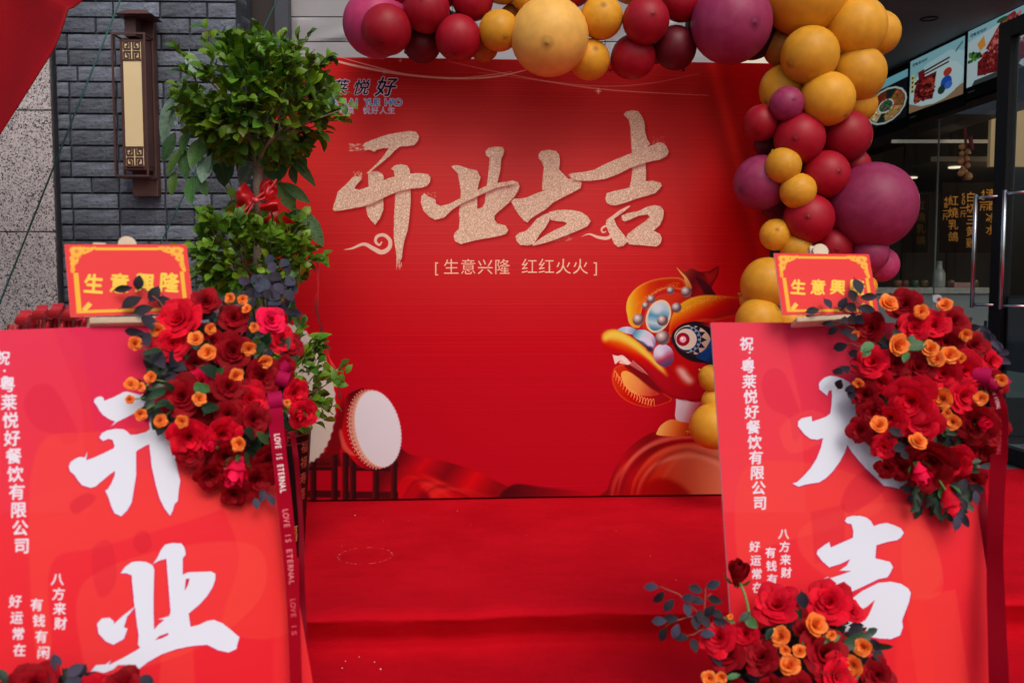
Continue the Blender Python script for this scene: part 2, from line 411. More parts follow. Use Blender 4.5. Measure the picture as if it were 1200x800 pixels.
for (ya, yb, z) in ((3.04, 4.9, -.02), (2.44, 3.04, -.175)):
    sg.add([(x0c+.02, yy(ya, x0c), -.3), (x1c-.02, yy(ya, x1c), -.3), (x1c-.02, yy(yb, x1c), -.3), (x0c+.02, yy(yb, x0c), -.3),
            (x0c+.02, yy(ya, x0c), z), (x1c-.02, yy(ya, x1c), z), (x1c-.02, yy(yb, x1c), z), (x0c+.02, yy(yb, x0c), z)],
           [(0,3,2,1),(4,5,6,7),(0,1,5,4),(1,2,6,5),(2,3,7,6),(3,0,4,7)])
struct(sg.build('stage_steps', mat('concrete', (.25, .25, .25), .9)))
# tiled terrace floor beyond the stage
t0 = MB(); t0.box((-4.5, 4.6, -.32), (9, 18, -.03)); floor = struct(t0.build('terrace_floor', mat('tile_joint', (.03, .03, .035), .9)))
tm = mat('grey_floor_tile', (.10, .115, .14), .35, .2, 3, .1, 20, rnd=.12); td = mat('dark_floor_tile', (.012, .012, .014), .3, .2, 3, rnd=.1)
for j, (ya, yb, m) in enumerate(((5.0, 5.42, tm), (5.43, 5.95, tm), (5.96, 6.7, td), (6.71, 7.5, td), (7.51, 8.3, td), (8.31, 9.2, td))):
    me = None
    for i in range(8):
        xa = .6 + i*.6
        if me is None:
            b_ = MB(); b_.box((0, 0, 0), (.592, yb-ya-.006, .028)); me = b_.mesh('floor_tile', m)
        o = bpy.data.objects.new('floor_tile', me); C.objects.link(o); o.parent = floor; o.location = (xa, ya, -.03)

# brick wall
YB = 4.72
bw = thing('brick_wall', 'dark slate grey brick wall behind the bronze wall lamp', 'wall', (-2.4, YB, 0))
KB = .03
def byy(X): return YB + KB * (X + 2)
xl, xr = P(64, 180, YB)[0] + .03, P(278, 60, YB)[0]
mo = MB(); mo.add([(xl-.01, byy(xl)+.012, 0), (xr-.01, byy(xr)+.012, 0), (xr-.01, byy(xr)+.27, 0), (xl-.01, byy(xl)+.27, 0)] + [(xl-.01, byy(xl)+.012, 2.9), (xr-.01, byy(xr)+.012, 2.9), (xr-.01, byy(xr)+.27, 2.9), (xl-.01, byy(xl)+.27, 2.9)],
       [(0,3,2,1),(4,5,6,7),(0,1,5,4),(1,2,6,5),(2,3,7,6),(3,0,4,7)])
mo.build('mortar', M['mortar'], bw)
PITCH = .0815
def brick_mesh(Lx, seed, Ly=.05):
    rg_ = random.Random(seed); b_ = MB(); n = max(2, int(Lx/.045)); h = PITCH - .011
    def fn(u, v):
        e = min(u, 1-u, v, 1-v) > .001
        return (u*Lx, (-rg_.random()*.0055 if e else rg_.random()*.002), v*h)
    b_.grid(fn, n, 4)
    vs = [(0, .002, 0), (Lx, .002, 0), (Lx, Ly, 0), (0, Ly, 0), (0, .002, h), (Lx, .002, h), (Lx, Ly, h), (0, Ly, h)]
    b_.add(vs, [(0,3,2,1),(4,5,6,7),(1,2,6,5),(3,0,4,7)])
    return b_.mesh('brick', M['brick'])
BL = .24
full = [brick_mesh(BL-.011, i) for i in range(4)]; cut = {}
rb = random.Random(3)
for r_ in range(35):
    z = r_*PITCH + .004; x = xr - (BL if r_ % 2 else BL*.62)
    first = True
    pos = []
    if r_ % 2 == 0: pos.append((x, BL*.62-.011))
    else: pos.append((x, BL-.011))
    while x > xl:
        nl = min(BL, x - xl)
        if rb.random() < .16 and nl == BL: nl = BL*.6
        if nl < .03: break
        x -= nl; pos.append((x, nl-.011))
    for (bx, L_) in pos:
        if abs(L_ - (BL-.011)) < 1e-4: me = rb.choice(full)
        else:
            k = round(L_, 3); me = cut.setdefault(k, brick_mesh(L_, int(k*1000)))
        o = bpy.data.objects.new('brick', me); C.objects.link(o); o.parent = bw
        o.location = (bx+2.4, byy(bx)-YB + rb.uniform(-.003, .003), z); o.rotation_euler = (0, 0, math.atan(KB))
    if z > .9:                            # return face of the pier
        me = rb.choice(full)
        o = bpy.data.objects.new('brick', me); C.objects.link(o); o.parent = bw
        o.location = (xr - .012+2.4, byy(xr)-YB + (.0 if r_ % 2 else .055), z); o.rotation_euler = (0, 0, R(90))
# granite cladding
gw = thing('granite_wall', 'speckled pale granite wall at the far left of the brick wall', 'wall', (-3, YB, 0))
def granite():
    m, t, b = newmat('speckled_granite'); L = t.links.new
    tc = t.nodes.new('ShaderNodeTexCoord'); v = t.nodes.new('ShaderNodeTexVoronoi'); v.inputs['Scale'].default_value = 150; L(tc.outputs['Object'], v.inputs['Vector'])
    sp_ = t.nodes.new('ShaderNodeSeparateColor'); L(v.outputs['Color'], sp_.inputs[0])
    cr = t.nodes.new('ShaderNodeValToRGB'); cr.color_ramp.interpolation = 'CONSTANT'
    e = cr.color_ramp.elements; e[0].color = (.07, .065, .07, 1); e[1].position = .16; e[1].color = (.52, .48, .485, 1)
    for p_, c_ in ((.42, (.42, .375, .38)), (.62, (.62, .58, .58)), (.88, (.30, .285, .30))): k = e.new(p_); k.color = (*c_, 1)
    L(sp_.outputs[0], cr.inputs[0]); L(cr.outputs[0], b.inputs['Base Color']); b.inputs['Roughness'].default_value = .45; return m
gm = granite()
zs = [0, .62, P(60, 272, YB)[2], P(60, 131, YB)[2], 2.75]
for i in range(4):
    for (xa, xb) in ((xl-1.55, xl-.79), (xl-.785, xl-.022)):
        b_ = MB(); b_.box((xa, byy(xl)-.03, zs[i]+.003), (xb, byy(xl)+.02, zs[i+1]-.003)); b_.build('granite_slab', gm, gw, bevel=.002)
b_ = MB(); b_.box((xl-1.55, byy(xl)-.02, 0), (xl-.013, byy(xl)+.25, 2.74)); b_.build('wall_core', M['mortar'], gw)

# dark recess and grey panelled wall behind the printed backdrop
b_ = MB(); p0, p1 = P(279, 100, 5.06), P(337, 100, 5.06); b_.box((p0[0]-.2, 5.06, 0), (p1[0], 5.2, 3.1))
dk = b_.build('door_recess', mat('dark_brown_panel', (.022, .015, .017), .5, .2, 4)); tag(dk, 'dark brown recess panel between the brick pier and the pale panelled wall', 'wall')
b_ = MB(); p0 = P(322, 20, 4.98); b_.box((p0[0], 4.98, 0), (P(337.5, 20, 4.98)[0], 5.05, 3.1)); b_.build('frame_post', mat('slate_blue_frame', (.04, .045, .065), .5), dk)
b_ = MB(); b_.box((P(337.8, 20, 4.98)[0], 4.985, 0), (P(340, 20, 4.98)[0], 5.04, 2.28)); b_.build('edge_strip', mat('tan_edge', (.45, .3, .25), .5), dk)
gp = thing('panelled_wall', 'pale grey panelled wall seen above the printed backdrop', 'wall', (-1, 5.1, 0))
pm = mat('grey_wall_panel', (.31, .305, .33), .55, .12, 2.2, .35, 5, rnd=.05)
zz = [0, .9, 1.75, P(450, 49, 5.1)[2], P(450, 20, 5.1)[2], 3.1]; xx = [P(341, 20, 5.1)[0], -.33, .52, 1.25]
for i in range(5):
    for j in range(3):
        b_ = MB(); za, zb, xa, xb = zz[i]+.003, zz[i+1]-.003, xx[j]+.002, xx[j+1]-.002
        def fn(u, v):
            return (xa+(xb-xa)*u, 5.1 + (-.012*(.5+.5*math.sin(u*11+v*9*math.sin(u*3+i)+j))*(.5+.5*math.sin(v*4-u*15+i*2)) if 0 < u < 1 and 0 < v < 1 and i in (2, 3) else 0), za+(zb-za)*v)
        b_.grid(fn, 24, 8); b_.add([(xa, 5.1, za), (xb, 5.1, za), (xb, 5.14, za), (xa, 5.14, za), (xa, 5.1, zb), (xb, 5.1, zb), (xb, 5.14, zb), (xa, 5.14, zb)], [(0,3,2,1),(4,5,6,7),(1,2,6,5),(3,0,4,7),(2,3,7,6)])
        b_.build('wall_panel', pm, gp, smooth=False)
b_ = MB(); b_.box((xx[0], 5.13, 0), (1.25, 5.25, 3.1)); b_.build('wall_core', M['dark'], gp)

# ================================================================== PRINTED BACKDROP
QB = (P(316, 70, 4.35)[0], 4.428 + .0612*P(316, 70, 4.35)[0], 2.161, .0612, 0, 0)
WB = (onb(QB, 906, 75)[0] - QB[0]) / math.cos(.0612); HB = 2.150
def bgB(X, Y):
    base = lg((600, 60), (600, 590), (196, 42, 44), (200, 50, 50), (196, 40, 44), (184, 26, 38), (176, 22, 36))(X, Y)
    glare = np.exp(-(((X-590)/230)**2 + ((Y-210)/150)**2))[..., None]  # pale glare of diffuse light painted into the middle of the print
    base = base + glare*np.array([6, 22, 22])
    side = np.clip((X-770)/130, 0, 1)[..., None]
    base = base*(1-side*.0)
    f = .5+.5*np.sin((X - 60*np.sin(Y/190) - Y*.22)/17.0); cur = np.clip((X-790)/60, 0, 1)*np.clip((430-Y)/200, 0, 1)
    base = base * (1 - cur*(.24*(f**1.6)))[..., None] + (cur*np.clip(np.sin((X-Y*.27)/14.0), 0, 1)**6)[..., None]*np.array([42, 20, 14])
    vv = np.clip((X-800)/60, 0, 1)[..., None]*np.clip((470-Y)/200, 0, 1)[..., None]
    base = base*(1 + vv*np.array([.14, -.10, -.10]))  # print brightened and reddened to offset the heavy shadow falling here
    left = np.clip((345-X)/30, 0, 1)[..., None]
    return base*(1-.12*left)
cv = Canvas(QB, WB, HB, 500, bgB)
# fine horizontal print banding, plus cloth creases painted as light and dark lines
rows = np.arange(cv.h); band = RNG.normal(0, 1.2, cv.h) + (RNG.random(cv.h) < .03) * 7
for yb0 in np.cumsum(RNG.uniform(14, 46, 60)):
    if yb0 < cv.h - 3: band[int(yb0):int(yb0)+2] += RNG.uniform(3, 10); band[int(yb0)+3:int(yb0)+5] -= 4
cv.a += band[:, None, None] * np.array([1, .8, .8])
c4 = lambda pts, ox, oy, s_: [(ox + x/s_, oy + y/s_) for x, y in pts]
# light curves along the top
for pts, ws, al in (([(340, 62), (378, 68), (420, 78), (470, 87), (530, 92), (580, 90), (625, 80)], [1, 2, 2.6, 2.6, 2.2, 2, .6], .85),
                    ([(395, 66), (430, 76), (480, 88), (540, 91.5), (600, 84)], [.5, 1.5, 2, 1.6, .5], .7),
                    ([(330, 69), (380, 66), (430, 67), (450, 69)], [3, 4, 3, 1], .55),
                    ([(525, 72), (580, 84), (650, 97), (720, 106), (830, 112)], [.4, 1, 1.6, 1.4, .6], .55),
                    ([(560, 85), (620, 93), (700, 101), (760, 98), (820, 86)], [.4, .9, 1.1, .9, .4], .4)):
    cv.fill(strokepoly(pts, ws), (250, 200, 180), alpha=al, blur=.25)
for x, y, r_ in ((469, 71, 1), (487, 71, 1), (450, 85, .8), (701, 107, 1.6), (640, 80, .8), (760, 78, 1), (655, 72, .7)):
    cv.fill(ell(x, y, r_*2.4, r_*.5), (255, 225, 205), .9, .3); cv.fill(ell(x, y, r_*.5, r_*2.4), (255, 225, 205), .9, .3)
# gold calligraphy
GOLD = (222, 190, 168)
def goldpiece(pts, ox, oy, s_, shadow=True):
    p = c4(pts, ox, oy, s_)
    cv.fill([(x+2.2, y+2.6) for x, y in p], (120, 20, 24), .5, 1.6)
    cv.fill(p, (238, 212, 190)); cv.fill([(x, y) for x, y in p], GOLD, 1, 0, noise=17)
    cv.fill(p, (240, 216, 196), .0)
A = (380, 120, 4.0); B2 = (580, 120, 3.81)
goldpiece([(205,332),(222,323),(245,322),(272,335),(279,350),(276,392),(276,450),(277,500),(262,540),(238,574),(218,552),(203,530),(194,490),(205,470),(208,400)], *A)
goldpiece([(312,312),(330,295),(360,290),(388,297),(400,315),(402,340),(404,400),(405,460),(398,540),(390,600),(374,650),(366,700),(362,735),(340,737),(334,690),(326,640),(326,560),(330,480),(334,400),(330,345),(325,318)], *A)
goldpiece([(178,205),(190,190),(215,180),(255,165),(300,150),(350,142),(400,134),(430,138),(443,158),(440,178),(422,200),(390,205),(355,207),(330,225),(308,250),(270,282),(235,310),(212,328),(196,334),(230,303),(265,268),(286,240),(303,214),(280,214),(245,222),(235,232),(212,222),(190,222),(182,215),(196,212)], *A)
goldpiece([(40,503),(45,478),(55,450),(64,418),(90,395),(118,368),(132,352),(150,345),(172,352),(172,362),(152,385),(140,404),(165,410),(205,396),(245,378),(300,356),(350,342),(400,334),(450,332),(485,337),(498,352),(494,375),(480,392),(455,400),(400,405),(350,415),(310,432),(260,455),(220,475),(180,488),(130,497),(80,506),(50,510)], *A)
# dry-brush ends
rr = random.Random(4)
for k in range(70):
    x, y = 110+rr.random()*95, 196+rr.random()*34; cv.fill(c4([(x, y), (x+rr.uniform(6, 26), y-rr.uniform(2, 6)), (x+rr.uniform(6, 26), y-1)], *A), GOLD, .75)
for k in range(40):
    x, y = 132+rr.random()*42, 322+rr.random()*32; cv.fill(c4([(x, y), (x+3, y-1), (x+rr.uniform(-8, 14), y+rr.uniform(8, 24))], *A), GOLD, .8)
for k in range(46):
    x, y = 336+rr.random()*26, 725+rr.random()*40; cv.fill(c4([(x, y), (x+2.5, y), (x+1, y+rr.uniform(8, 30))], *A), GOLD, .8)
for k in range(40):
    x, y = 462+rr.random()*56, 418+rr.random()*46; cv.fill(c4([(x, y), (x+4, y+1), (x+rr.uniform(-2, 12), y+rr.uniform(4, 14))], *A), GOLD, .7)
for k in range(40):
    x, y = 245+rr.random()*90, 595+rr.random()*26-(k % 3)*2; cv.fill(c4([(x, y), (x+rr.uniform(6, 22), y-rr.uniform(4, 11)), (x+3, y+2)], 580, 120, 3.81), GOLD, .55)
for k in range(30):
    x, y = 700+rr.random()*60, 150+rr.random()*38; cv.fill(c4([(x, y), (x+2, y), (x+1, y+rr.uniform(4, 18))], 580, 120, 3.81), GOLD, .5)
# second character
goldpiece([(595,300),(612,294),(640,298),(672,310),(715,320),(732,352),(722,385),(716,420),(716,450),(716,500),(740,492),(752,470),(757,420),(768,340),(775,262),(758,248),(755,230),(770,214),(800,208),(835,210),(843,225),(838,248),(829,262),(824,320),(812,372),(804,405),
           (820,392),(845,375),(880,366),(906,374),(915,392),(908,414),(892,440),(866,468),(840,492),(812,515),(798,530),(796,550),(812,568),(848,577),(862,598),(850,617),(800,630),(740,640),(690,650),(640,664),(612,650),(606,628),(612,610),(630,592),(634,560),(631,520),(636,470),(640,420),(634,380),(626,335)], *A)
goldpiece([(452,470),(455,440),(468,425),(485,440),(505,448),(522,458),(522,475),(545,486),(590,474),(640,448),(690,425),(740,400),(790,380),(840,374),(900,372),(880,384),(840,392),(800,402),(750,425),(700,448),(650,470),(600,502),(560,540),(520,550),(490,535),(464,506)], *A)
goldpiece([(195,250),(194,232),(206,218),(238,212),(272,218),(286,235),(289,262),(285,300),(310,325),(330,345),(280,380),(210,392),(212,340),(218,290),(208,265)], *B2)
goldpiece([(72,442),(85,430),(110,430),(140,425),(175,410),(215,395),(260,370),(310,345),(345,340),(372,348),(386,358),(382,382),(350,400),(300,425),(262,445),(225,478),(180,505),(158,520),(145,536),(128,528),(105,500),(88,475)], *B2)
goldpiece([(186,520),(215,502),(240,494),(250,508),(238,535),(222,562),(198,590),(184,615),(172,632),(145,638),(112,636),(96,618),(91,598),(108,582),(135,575),(155,558)], *B2)
goldpiece([(240,490),(270,482),(310,479),(350,482),(385,490),(412,508),(427,530),(412,552),(370,572),(320,592),(270,612),(225,626),(170,640),(166,635),(210,602),(262,572),(308,552),(322,540),(305,532),(275,530),(250,525),(240,510)], *B2)
goldpiece([(574,55),(585,42),(610,36),(638,40),(655,62),(667,90),(669,130),(678,165),(692,187),(672,205),(672,290),(674,330),(670,356),(635,368),(600,380),(608,345),(614,290),(610,215),(606,160),(604,110),(596,78)], *B2)
goldpiece([(492,428),(498,406),(530,396),(580,386),(630,370),(670,352),(705,350),(738,360),(744,372),(732,388),(715,405),(680,416),(630,430),(580,448),(540,460),(515,458),(498,448)], *B2)
goldpiece([(328,322),(345,316),(390,312),(440,302),(490,276),(540,254),(600,230),(660,206),(705,190),(732,178),(750,182),(765,196),(775,222),(765,240),(735,256),(700,262),(650,276),(600,294),(550,320),(490,342),(430,350),(380,350),(342,342)], *B2)
goldpiece([(606,462),(575,474),(545,492),(515,512),(498,524),(494,545),(505,575),(518,600),(530,630),(548,645),(572,640),(592,620),(578,595),(556,568),(540,545),(530,520),(560,498)], *B2)
goldpiece([(566,522),(564,506),(590,495),(640,485),(680,465),(712,459),(738,464),(752,482),(750,515),(735,548),(708,572),(735,588),(744,605),(738,630),(720,643),(680,640),(640,636),(600,634),(582,615),(592,588),(625,562),(668,532),(690,512),(680,500),(640,506),(600,524),(578,532)], *B2)
SW = (236, 196, 180)
cv.fill(c4([tuple(p) for p in strokepoly([(90,690),(130,684),(185,664),(228,684),(268,702),(302,684),(308,648),(280,622),(248,628),(240,652),(258,668),(270,652)], [1, 9, 15, 20, 22, 20, 18, 16, 15, 13, 10, 5])], *A), SW)
cv.fill(c4([tuple(p) for p in strokepoly([(384,600),(420,588),(460,602),(500,606),(520,590),(520,566),(496,552),(476,564),(480,580),(496,576)], [1, 7, 13, 15, 14, 12, 10, 9, 7, 4])], *B2), SW)
cv.fill(c4([tuple(p) for p in strokepoly([(600,462),(550,490),(505,528)], [5, 8, 6])], *B2), SW)
# subtitle
cv.text('[', 511, 312.5, 17, (240, 200, 170), off=0); cv.text(']', 698, 312.5, 17, (240, 200, 170), off=0)
cv.text('生意兴隆', 558.5, 312.5, 19.3, (240, 205, 178), off=0.005, step=19.9)
cv.text('红红火火', 650, 312, 19.3, (240, 205, 178), off=0.005, step=19.9)
# logo top left
for i, (ch, x, s_) in enumerate((('粤', 381, 19), ('莱', 399, 19), ('悦', 424, 19), ('好', 453, 24))):
    cv.text(ch, x, 101+ (3-s_*.1), s_, (28, 26, 60), off=.012, shear=-.28, outline=(.055, (232, 222, 232)))
cv.text('YUE LAI YUE HAO', 424, 119.5, 11.5, (100, 150, 195), off=.03, step=6.1, outline=(.085, (238, 228, 238)))
cv.text('品味粤菜 悦好人生', 420, 129.5, 8.8, (150, 160, 200), off=.0, outline=(.04, (240, 228, 236)), step=9.6)
# painted silk at the foot
def silk(pts, cols, al=1, blur=.6, edge=None, sm=True): cv.fill(pts, cols, al, blur, edge=edge, sm=sm)
silk([(455,590),(458,520),(480,532),(520,540),(560,553),(600,572),(650,590)], lg((470,530),(560,600),(96,8,18),(196,30,38),(120,10,20),(205,40,44),(130,12,20)))
silk([(470,545),(510,560),(545,578),(560,592),(520,592),(490,568)], lg((470,545),(550,592),(150,12,22),(225,60,58),(150,12,22)), .85, 2)
silk([(596,592),(600,568),(640,571),(700,578),(760,592)], lg((600,568),(690,592),(70,6,14),(120,10,20),(175,24,34)), .95, 1)
silk([(706,594),(712,572),(722,545),(742,520),(772,504),(812,500),(860,508),(905,530),(910,594)], lg((712,590),(850,520),(120,8,16),(170,20,28),(120,6,14),(185,26,30),(130,10,16)))
silk([(735,594),(742,560),(765,532),(800,520),(845,522),(880,540),(880,594)], lg((740,590),(860,540),(150,14,20),(214,70,50),(225,130,90),(216,150,120)), .8, 3)
for pts, ws, al in (([(722,585),(730,555),(752,527),(790,512),(850,514)], [1, 3, 5, 6, 3], .55), ([(745,590),(752,562),(776,540),(820,535),(870,560)], [1, 2, 4, 5, 4], .6),
                    ([(715,590),(718,565),(732,538)], [1, 2, 1], .4)):
    cv.fill(strokepoly(pts, ws), (245, 190, 165), al*.6, 1.6)
for k_, (dx_, al_) in enumerate(((0, .5), (10, .35), (22, .4), (36, .3), (54, .25))):
    cv.fill(strokepoly([(716+dx_,592),(722+dx_,562),(742+dx_,536),(772+dx_*.8,518+dx_*.25),(820,512+dx_*.5),(880,530+dx_*.5)], [1, 3, 4, 4, 3, 1]), (92, 4, 12) if k_ % 2 else (240, 120, 90), al_, 1.4)
for k_ in range(5): cv.fill(strokepoly([(462+k_*8,590),(474+k_*14,560+k_*3),(500+k_*22,566+k_*5),(540+k_*22,590)], [1, 3, 3, 1]), (84, 4, 14) if k_ % 2 else (232, 70, 64), .4, 1.2)
cv.fill(smoothpts([(752,594),(756,570),(775,560),(800,570),(815,594)]), (150, 14, 20), .7, 2.5)
# painted lion-dance head
E = (690, 310, 4.0)
def lf(pts, col, al=1, blur=.25, edge=None, sm=True, noise=0, clip=None):
    p = c4([tuple(a) for a in pts], *E); cv.fill(smoothpts(p) if sm else p, col, al, blur, edge=edge, noise=noise, clip=clip); return p
def G(p0, p1, *cs): return lg(c4([p0], *E)[0], c4([p1], *E)[0], *cs)
def RG(c, r_, *cs): return rg(c4([c], *E)[0], r_/4, *cs)
lf([(412,470),(408,640),(405,720),(440,745),(520,748),(560,640),(560,500)], G((405,600),(540,650),(225,222,240),(214,190,200),(180,40,44)))
lf([(322,776),(345,745),(385,725),(430,735),(490,750),(490,800),(330,800)], G((330,740),(480,790),(240,190,110),(226,120,60),(180,40,30)))
lf([(408,12),(440,35),(480,18),(520,34),(560,30),(606,8),(604,50),(585,85),(575,115),(598,150),(540,152),(480,150),(462,110),(478,96),(448,60)], G((450,30),(590,140),(150,50,40),(96,12,22),(150,20,26),(60,8,16)))
lf([(500,60),(540,75),(580,120),(590,150),(552,150),(520,100)], (52, 10, 18), .8, .6); lf([(540,40),(575,38),(598,18),(590,60),(565,80)], (176, 40, 38), .8, .5)
lf([(410,12),(432,34),(458,60),(480,100),(474,118),(448,108),(446,66),(428,40)], G((415,15),(470,110),(238,196,80),(226,170,110),(200,120,60)), sm=True)
lf([(180,240),(174,200),(186,152),(228,104),(290,74),(350,62),(415,60),(445,74),(458,104),(432,116),(392,112),(345,116),(300,140),(262,180),(244,225),(240,290),(205,292),(186,268)],
   G((185,150),(330,150),(232,186,60),(226,120,44),(205,62,34),(190,44,32)), edge=((238,190,90), 2.0, .6))
lf([(252,300),(258,240),(278,190),(312,152),(360,136),(420,132),(472,150),(440,185),(405,215),(385,260),(378,310),(330,326),(285,320)], G((260,180),(400,300),(196,70,52),(206,60,44),(150,22,28)))
p_eb = c4([(375,312),(382,262),(402,215),(440,176),(500,150),(560,142),(620,146),(690,152),(735,154),(720,200),(700,235),(640,250),(590,262),(545,262),(490,274),(440,292),(405,318),(390,345),(378,340)], *E)
cv.fill(smoothpts(p_eb), G((450,160),(520,290),(226,190,52),(226,130,44),(204,40,34),(170,18,28)), 1, .3, edge=((236,200,80), 2.2, .35))
for k in range(240):
    x = rr.uniform(405, 640); y = 232 - 88*math.sin((x-395)/340*math.pi*.62) + rr.gauss(0, 8)
    if y > 150: cv.fill(c4([(x, y), (x+4, y), (x+2, y+4)], *E), (238, 208, 90), .55)
for k in range(170):
    x = rr.uniform(215, 420); y = 215 - 128*math.sin((x-190)/300*math.pi*.6) + rr.gauss(0, 6)
    cv.fill(c4([(x, y), (x+4, y), (x+2, y+4)], *E), (238, 190, 90), .5)
lf([(380,340),(410,345),(470,450),(560,478),(620,470),(650,560),(600,620),(540,640),(470,640),(420,600),(380,520),(330,440),(300,400)], G((330,420),(600,560),(170,26,32),(196,30,34),(140,12,24)))
# lower jaw
lf([(112,500),(128,478),(170,468),(230,500),(300,560),(352,604),(388,632),(345,655),(275,668),(212,655),(160,628),(126,590),(108,545)], G((120,560),(330,640),(206,58,40),(188,30,32),(160,16,28)), edge=((226,100,60), 1.2, .8))
lf([(150,512),(176,498),(230,528),(290,575),(330,606),(290,616),(240,612),(196,596),(164,560)], G((160,540),(310,600),(240,176,90),(228,140,84),(190,60,50)))
for k in range(15):
    t = k/14; x = 122 + 170*t**1.1; y = 520 + 132*math.sin(t*math.pi*.5)
    lf(strokepoly([(x-6, y+8), (x+10*t, y-24), (x+14, y+10)], [2.6, 3.4, 2.6]), (250, 160, 100), 1, .05, sm=False)
lf([(165,470),(230,480),(300,540),(360,600),(300,585),(220,520)], (110, 8, 18), .9, .8)
# teeth and lip
lf([(108,415),(122,466),(152,444),(182,470),(205,458),(240,480),(275,516),(286,516),(270,470),(200,430),(140,415)], (240, 214, 205), sm=False)
lf([(58,352),(64,322),(92,304),(135,304),(175,324),(225,355),(280,402),(335,455),(378,505),(410,548),(448,572),(486,576),(520,562),(560,540),(610,520),(640,560),(600,596),(545,622),(480,634),(410,628),(352,600),(300,545),(262,500),(236,475),(200,462),(160,424),(128,428),(100,414),(72,402)],
   G((180,330),(140,440),(232,190,66),(228,120,44),(206,40,36),(170,16,30)), edge=((180,20,30), 2.2, .5))
lf([(64,330),(92,312),(135,312),(175,334),(225,365),(275,410),(320,455),(360,505),(330,490),(275,440),(215,395),(150,360),(95,352),(70,362)], (236, 204, 84), .85, 2.0)
lf(strokepoly([(70,345),(110,326),(160,338),(215,372),(270,420),(320,470),(370,525)], [10, 22, 24, 22, 20, 16, 6]), (240, 212, 92), .7, 1.6, sm=False)
lf(strokepoly([(150,306),(205,336),(280,392),(345,455),(395,515),(440,556),(485,562),(530,540)], [3, 6, 7, 8, 8, 8, 6, 3]), (130, 14, 22), .45, .9, sm=False)
lf(strokepoly([(100,420),(160,424),(220,455),(270,500),(320,560),(380,612),(470,634),(560,622)], [2, 5, 6, 7, 8, 9, 9, 4]), (120, 12, 20), .6, .8, sm=False)
lf([(118,424),(124,468),(156,430)], (240, 214, 204), .8, sm=False); lf([(140,462),(158,426),(186,470)], (244, 224, 214), .85, sm=False); lf([(190,470),(206,446),(246,484),(280,518),(240,500)], (214, 150, 140), .6, sm=False)
# nose clouds
lf([(135,305),(160,292),(195,292),(220,305),(205,325),(175,322),(150,312)], G((140,300),(215,320),(150,190,215),(205,210,235),(120,150,190)))
lf([(205,330),(222,308),(262,306),(296,326),(312,356),(300,392),(265,380),(232,356)], G((210,320),(310,380),(70,150,185),(190,215,232),(214,205,232),(130,120,170)))
lf(strokepoly([(222,352),(250,366),(280,392),(298,404)], [4, 10, 10, 4]), (30, 60, 100), .8, .5, sm=False)
lf([(235,350),(262,340),(292,356),(300,384),(280,378),(262,360)], (222, 214, 238), .9, .5)
lf(ell(350, 425, 47, 54, -25), G((330,380),(370,470),(210,215,240),(196,176,214),(170,60,90),(60,70,120)))
lf(ell(330, 408, 22, 26, -25), (226, 226, 246), .9, 3)
lf(ell(285, 395, 14, 12), (40, 34, 60), .8, 1)
# mirror
lf(ell(325, 242, 56, 80, 22), (226, 206, 172)); lf(ell(325, 242, 46, 70, 22), G((330,170),(305,310),(196,214,226),(170,200,220),(80,150,190),(190,210,222),(40,110,160)))
lf(ell(318, 205, 26, 26, 22), (214, 226, 234), .8, 2)
for x, y, r_ in ((232,258,28),(265,192,17),(291,162,20),(382,122,18),(455,128,25),(410,202,24),(345,262,26),(345,343,34)):
    lf(ell(x, y, r_, r_), RG((x-r_*.25, y-r_*.35), r_*1.5, (240,232,232), (176,158,160), (96,66,72), (150,120,120)))
# eye
lf(ell(505, 365, 118, 90, 22), (30, 14, 22), 1, .6); cv.fill(c4([(560,300),(610,330),(640,380),(640,480),(560,470),(480,430)], *E), (28, 14, 24), .9, 1)
lf(ell(486, 352, 88, 66, 18), G((420,300),(560,420),(232,216,190),(222,202,174),(190,160,140)))
lf([(545,395),(575,350),(590,400),(590,470),(545,452),(500,430)], G((520,400),(590,460),(20,60,120),(28,70,140),(16,20,50)), .95)
lf(ell(462, 350, 60, 60), (32, 44, 92)); lf(ell(455, 350, 50, 50), (226, 212, 196))
for k in range(7):
    a = R(-70 + k*24); x, y = 462+62*math.cos(a), 350+62*math.sin(a)
    lf([(x-14*math.sin(a), y+14*math.cos(a)), (x+28*math.cos(a), y+28*math.sin(a)), (x+14*math.sin(a), y-14*math.cos(a))], (24, 28, 60), 1, .1, sm=False)
    x2, y2 = 462+54*math.cos(a), 350+54*math.sin(a); lf(ell(x2, y2, 6, 6), (110, 170, 210))
lf(ell(440, 350, 31, 31), RG((440,350), 33, (230,120,140), (176,24,60), (120,14,40))); lf(ell(440, 350, 15, 15), (238, 190, 200)); lf(ell(436, 346, 6, 6), (255, 240, 240))
lf(strokepoly([(388,372),(396,320),(440,284),(500,270),(560,280)], [5, 8, 9, 8, 4]), (20, 10, 16), 1, .3, sm=False)
# cheek shine
lf([(400,480),(440,470),(480,510),(500,545),(480,570),(440,560),(415,520)], (190, 60, 50), .8, 3); lf([(412,488),(440,488),(470,525),(488,545),(468,556),(436,530)], (244, 214, 206), .85, 2.2)
for k in range(60): cv.fill(c4([(a := rr.uniform(20, 150), b := rr.uniform(100, 260)), (a+3, b), (a+1, b+3)], *E), (214, 80, 70), .4)
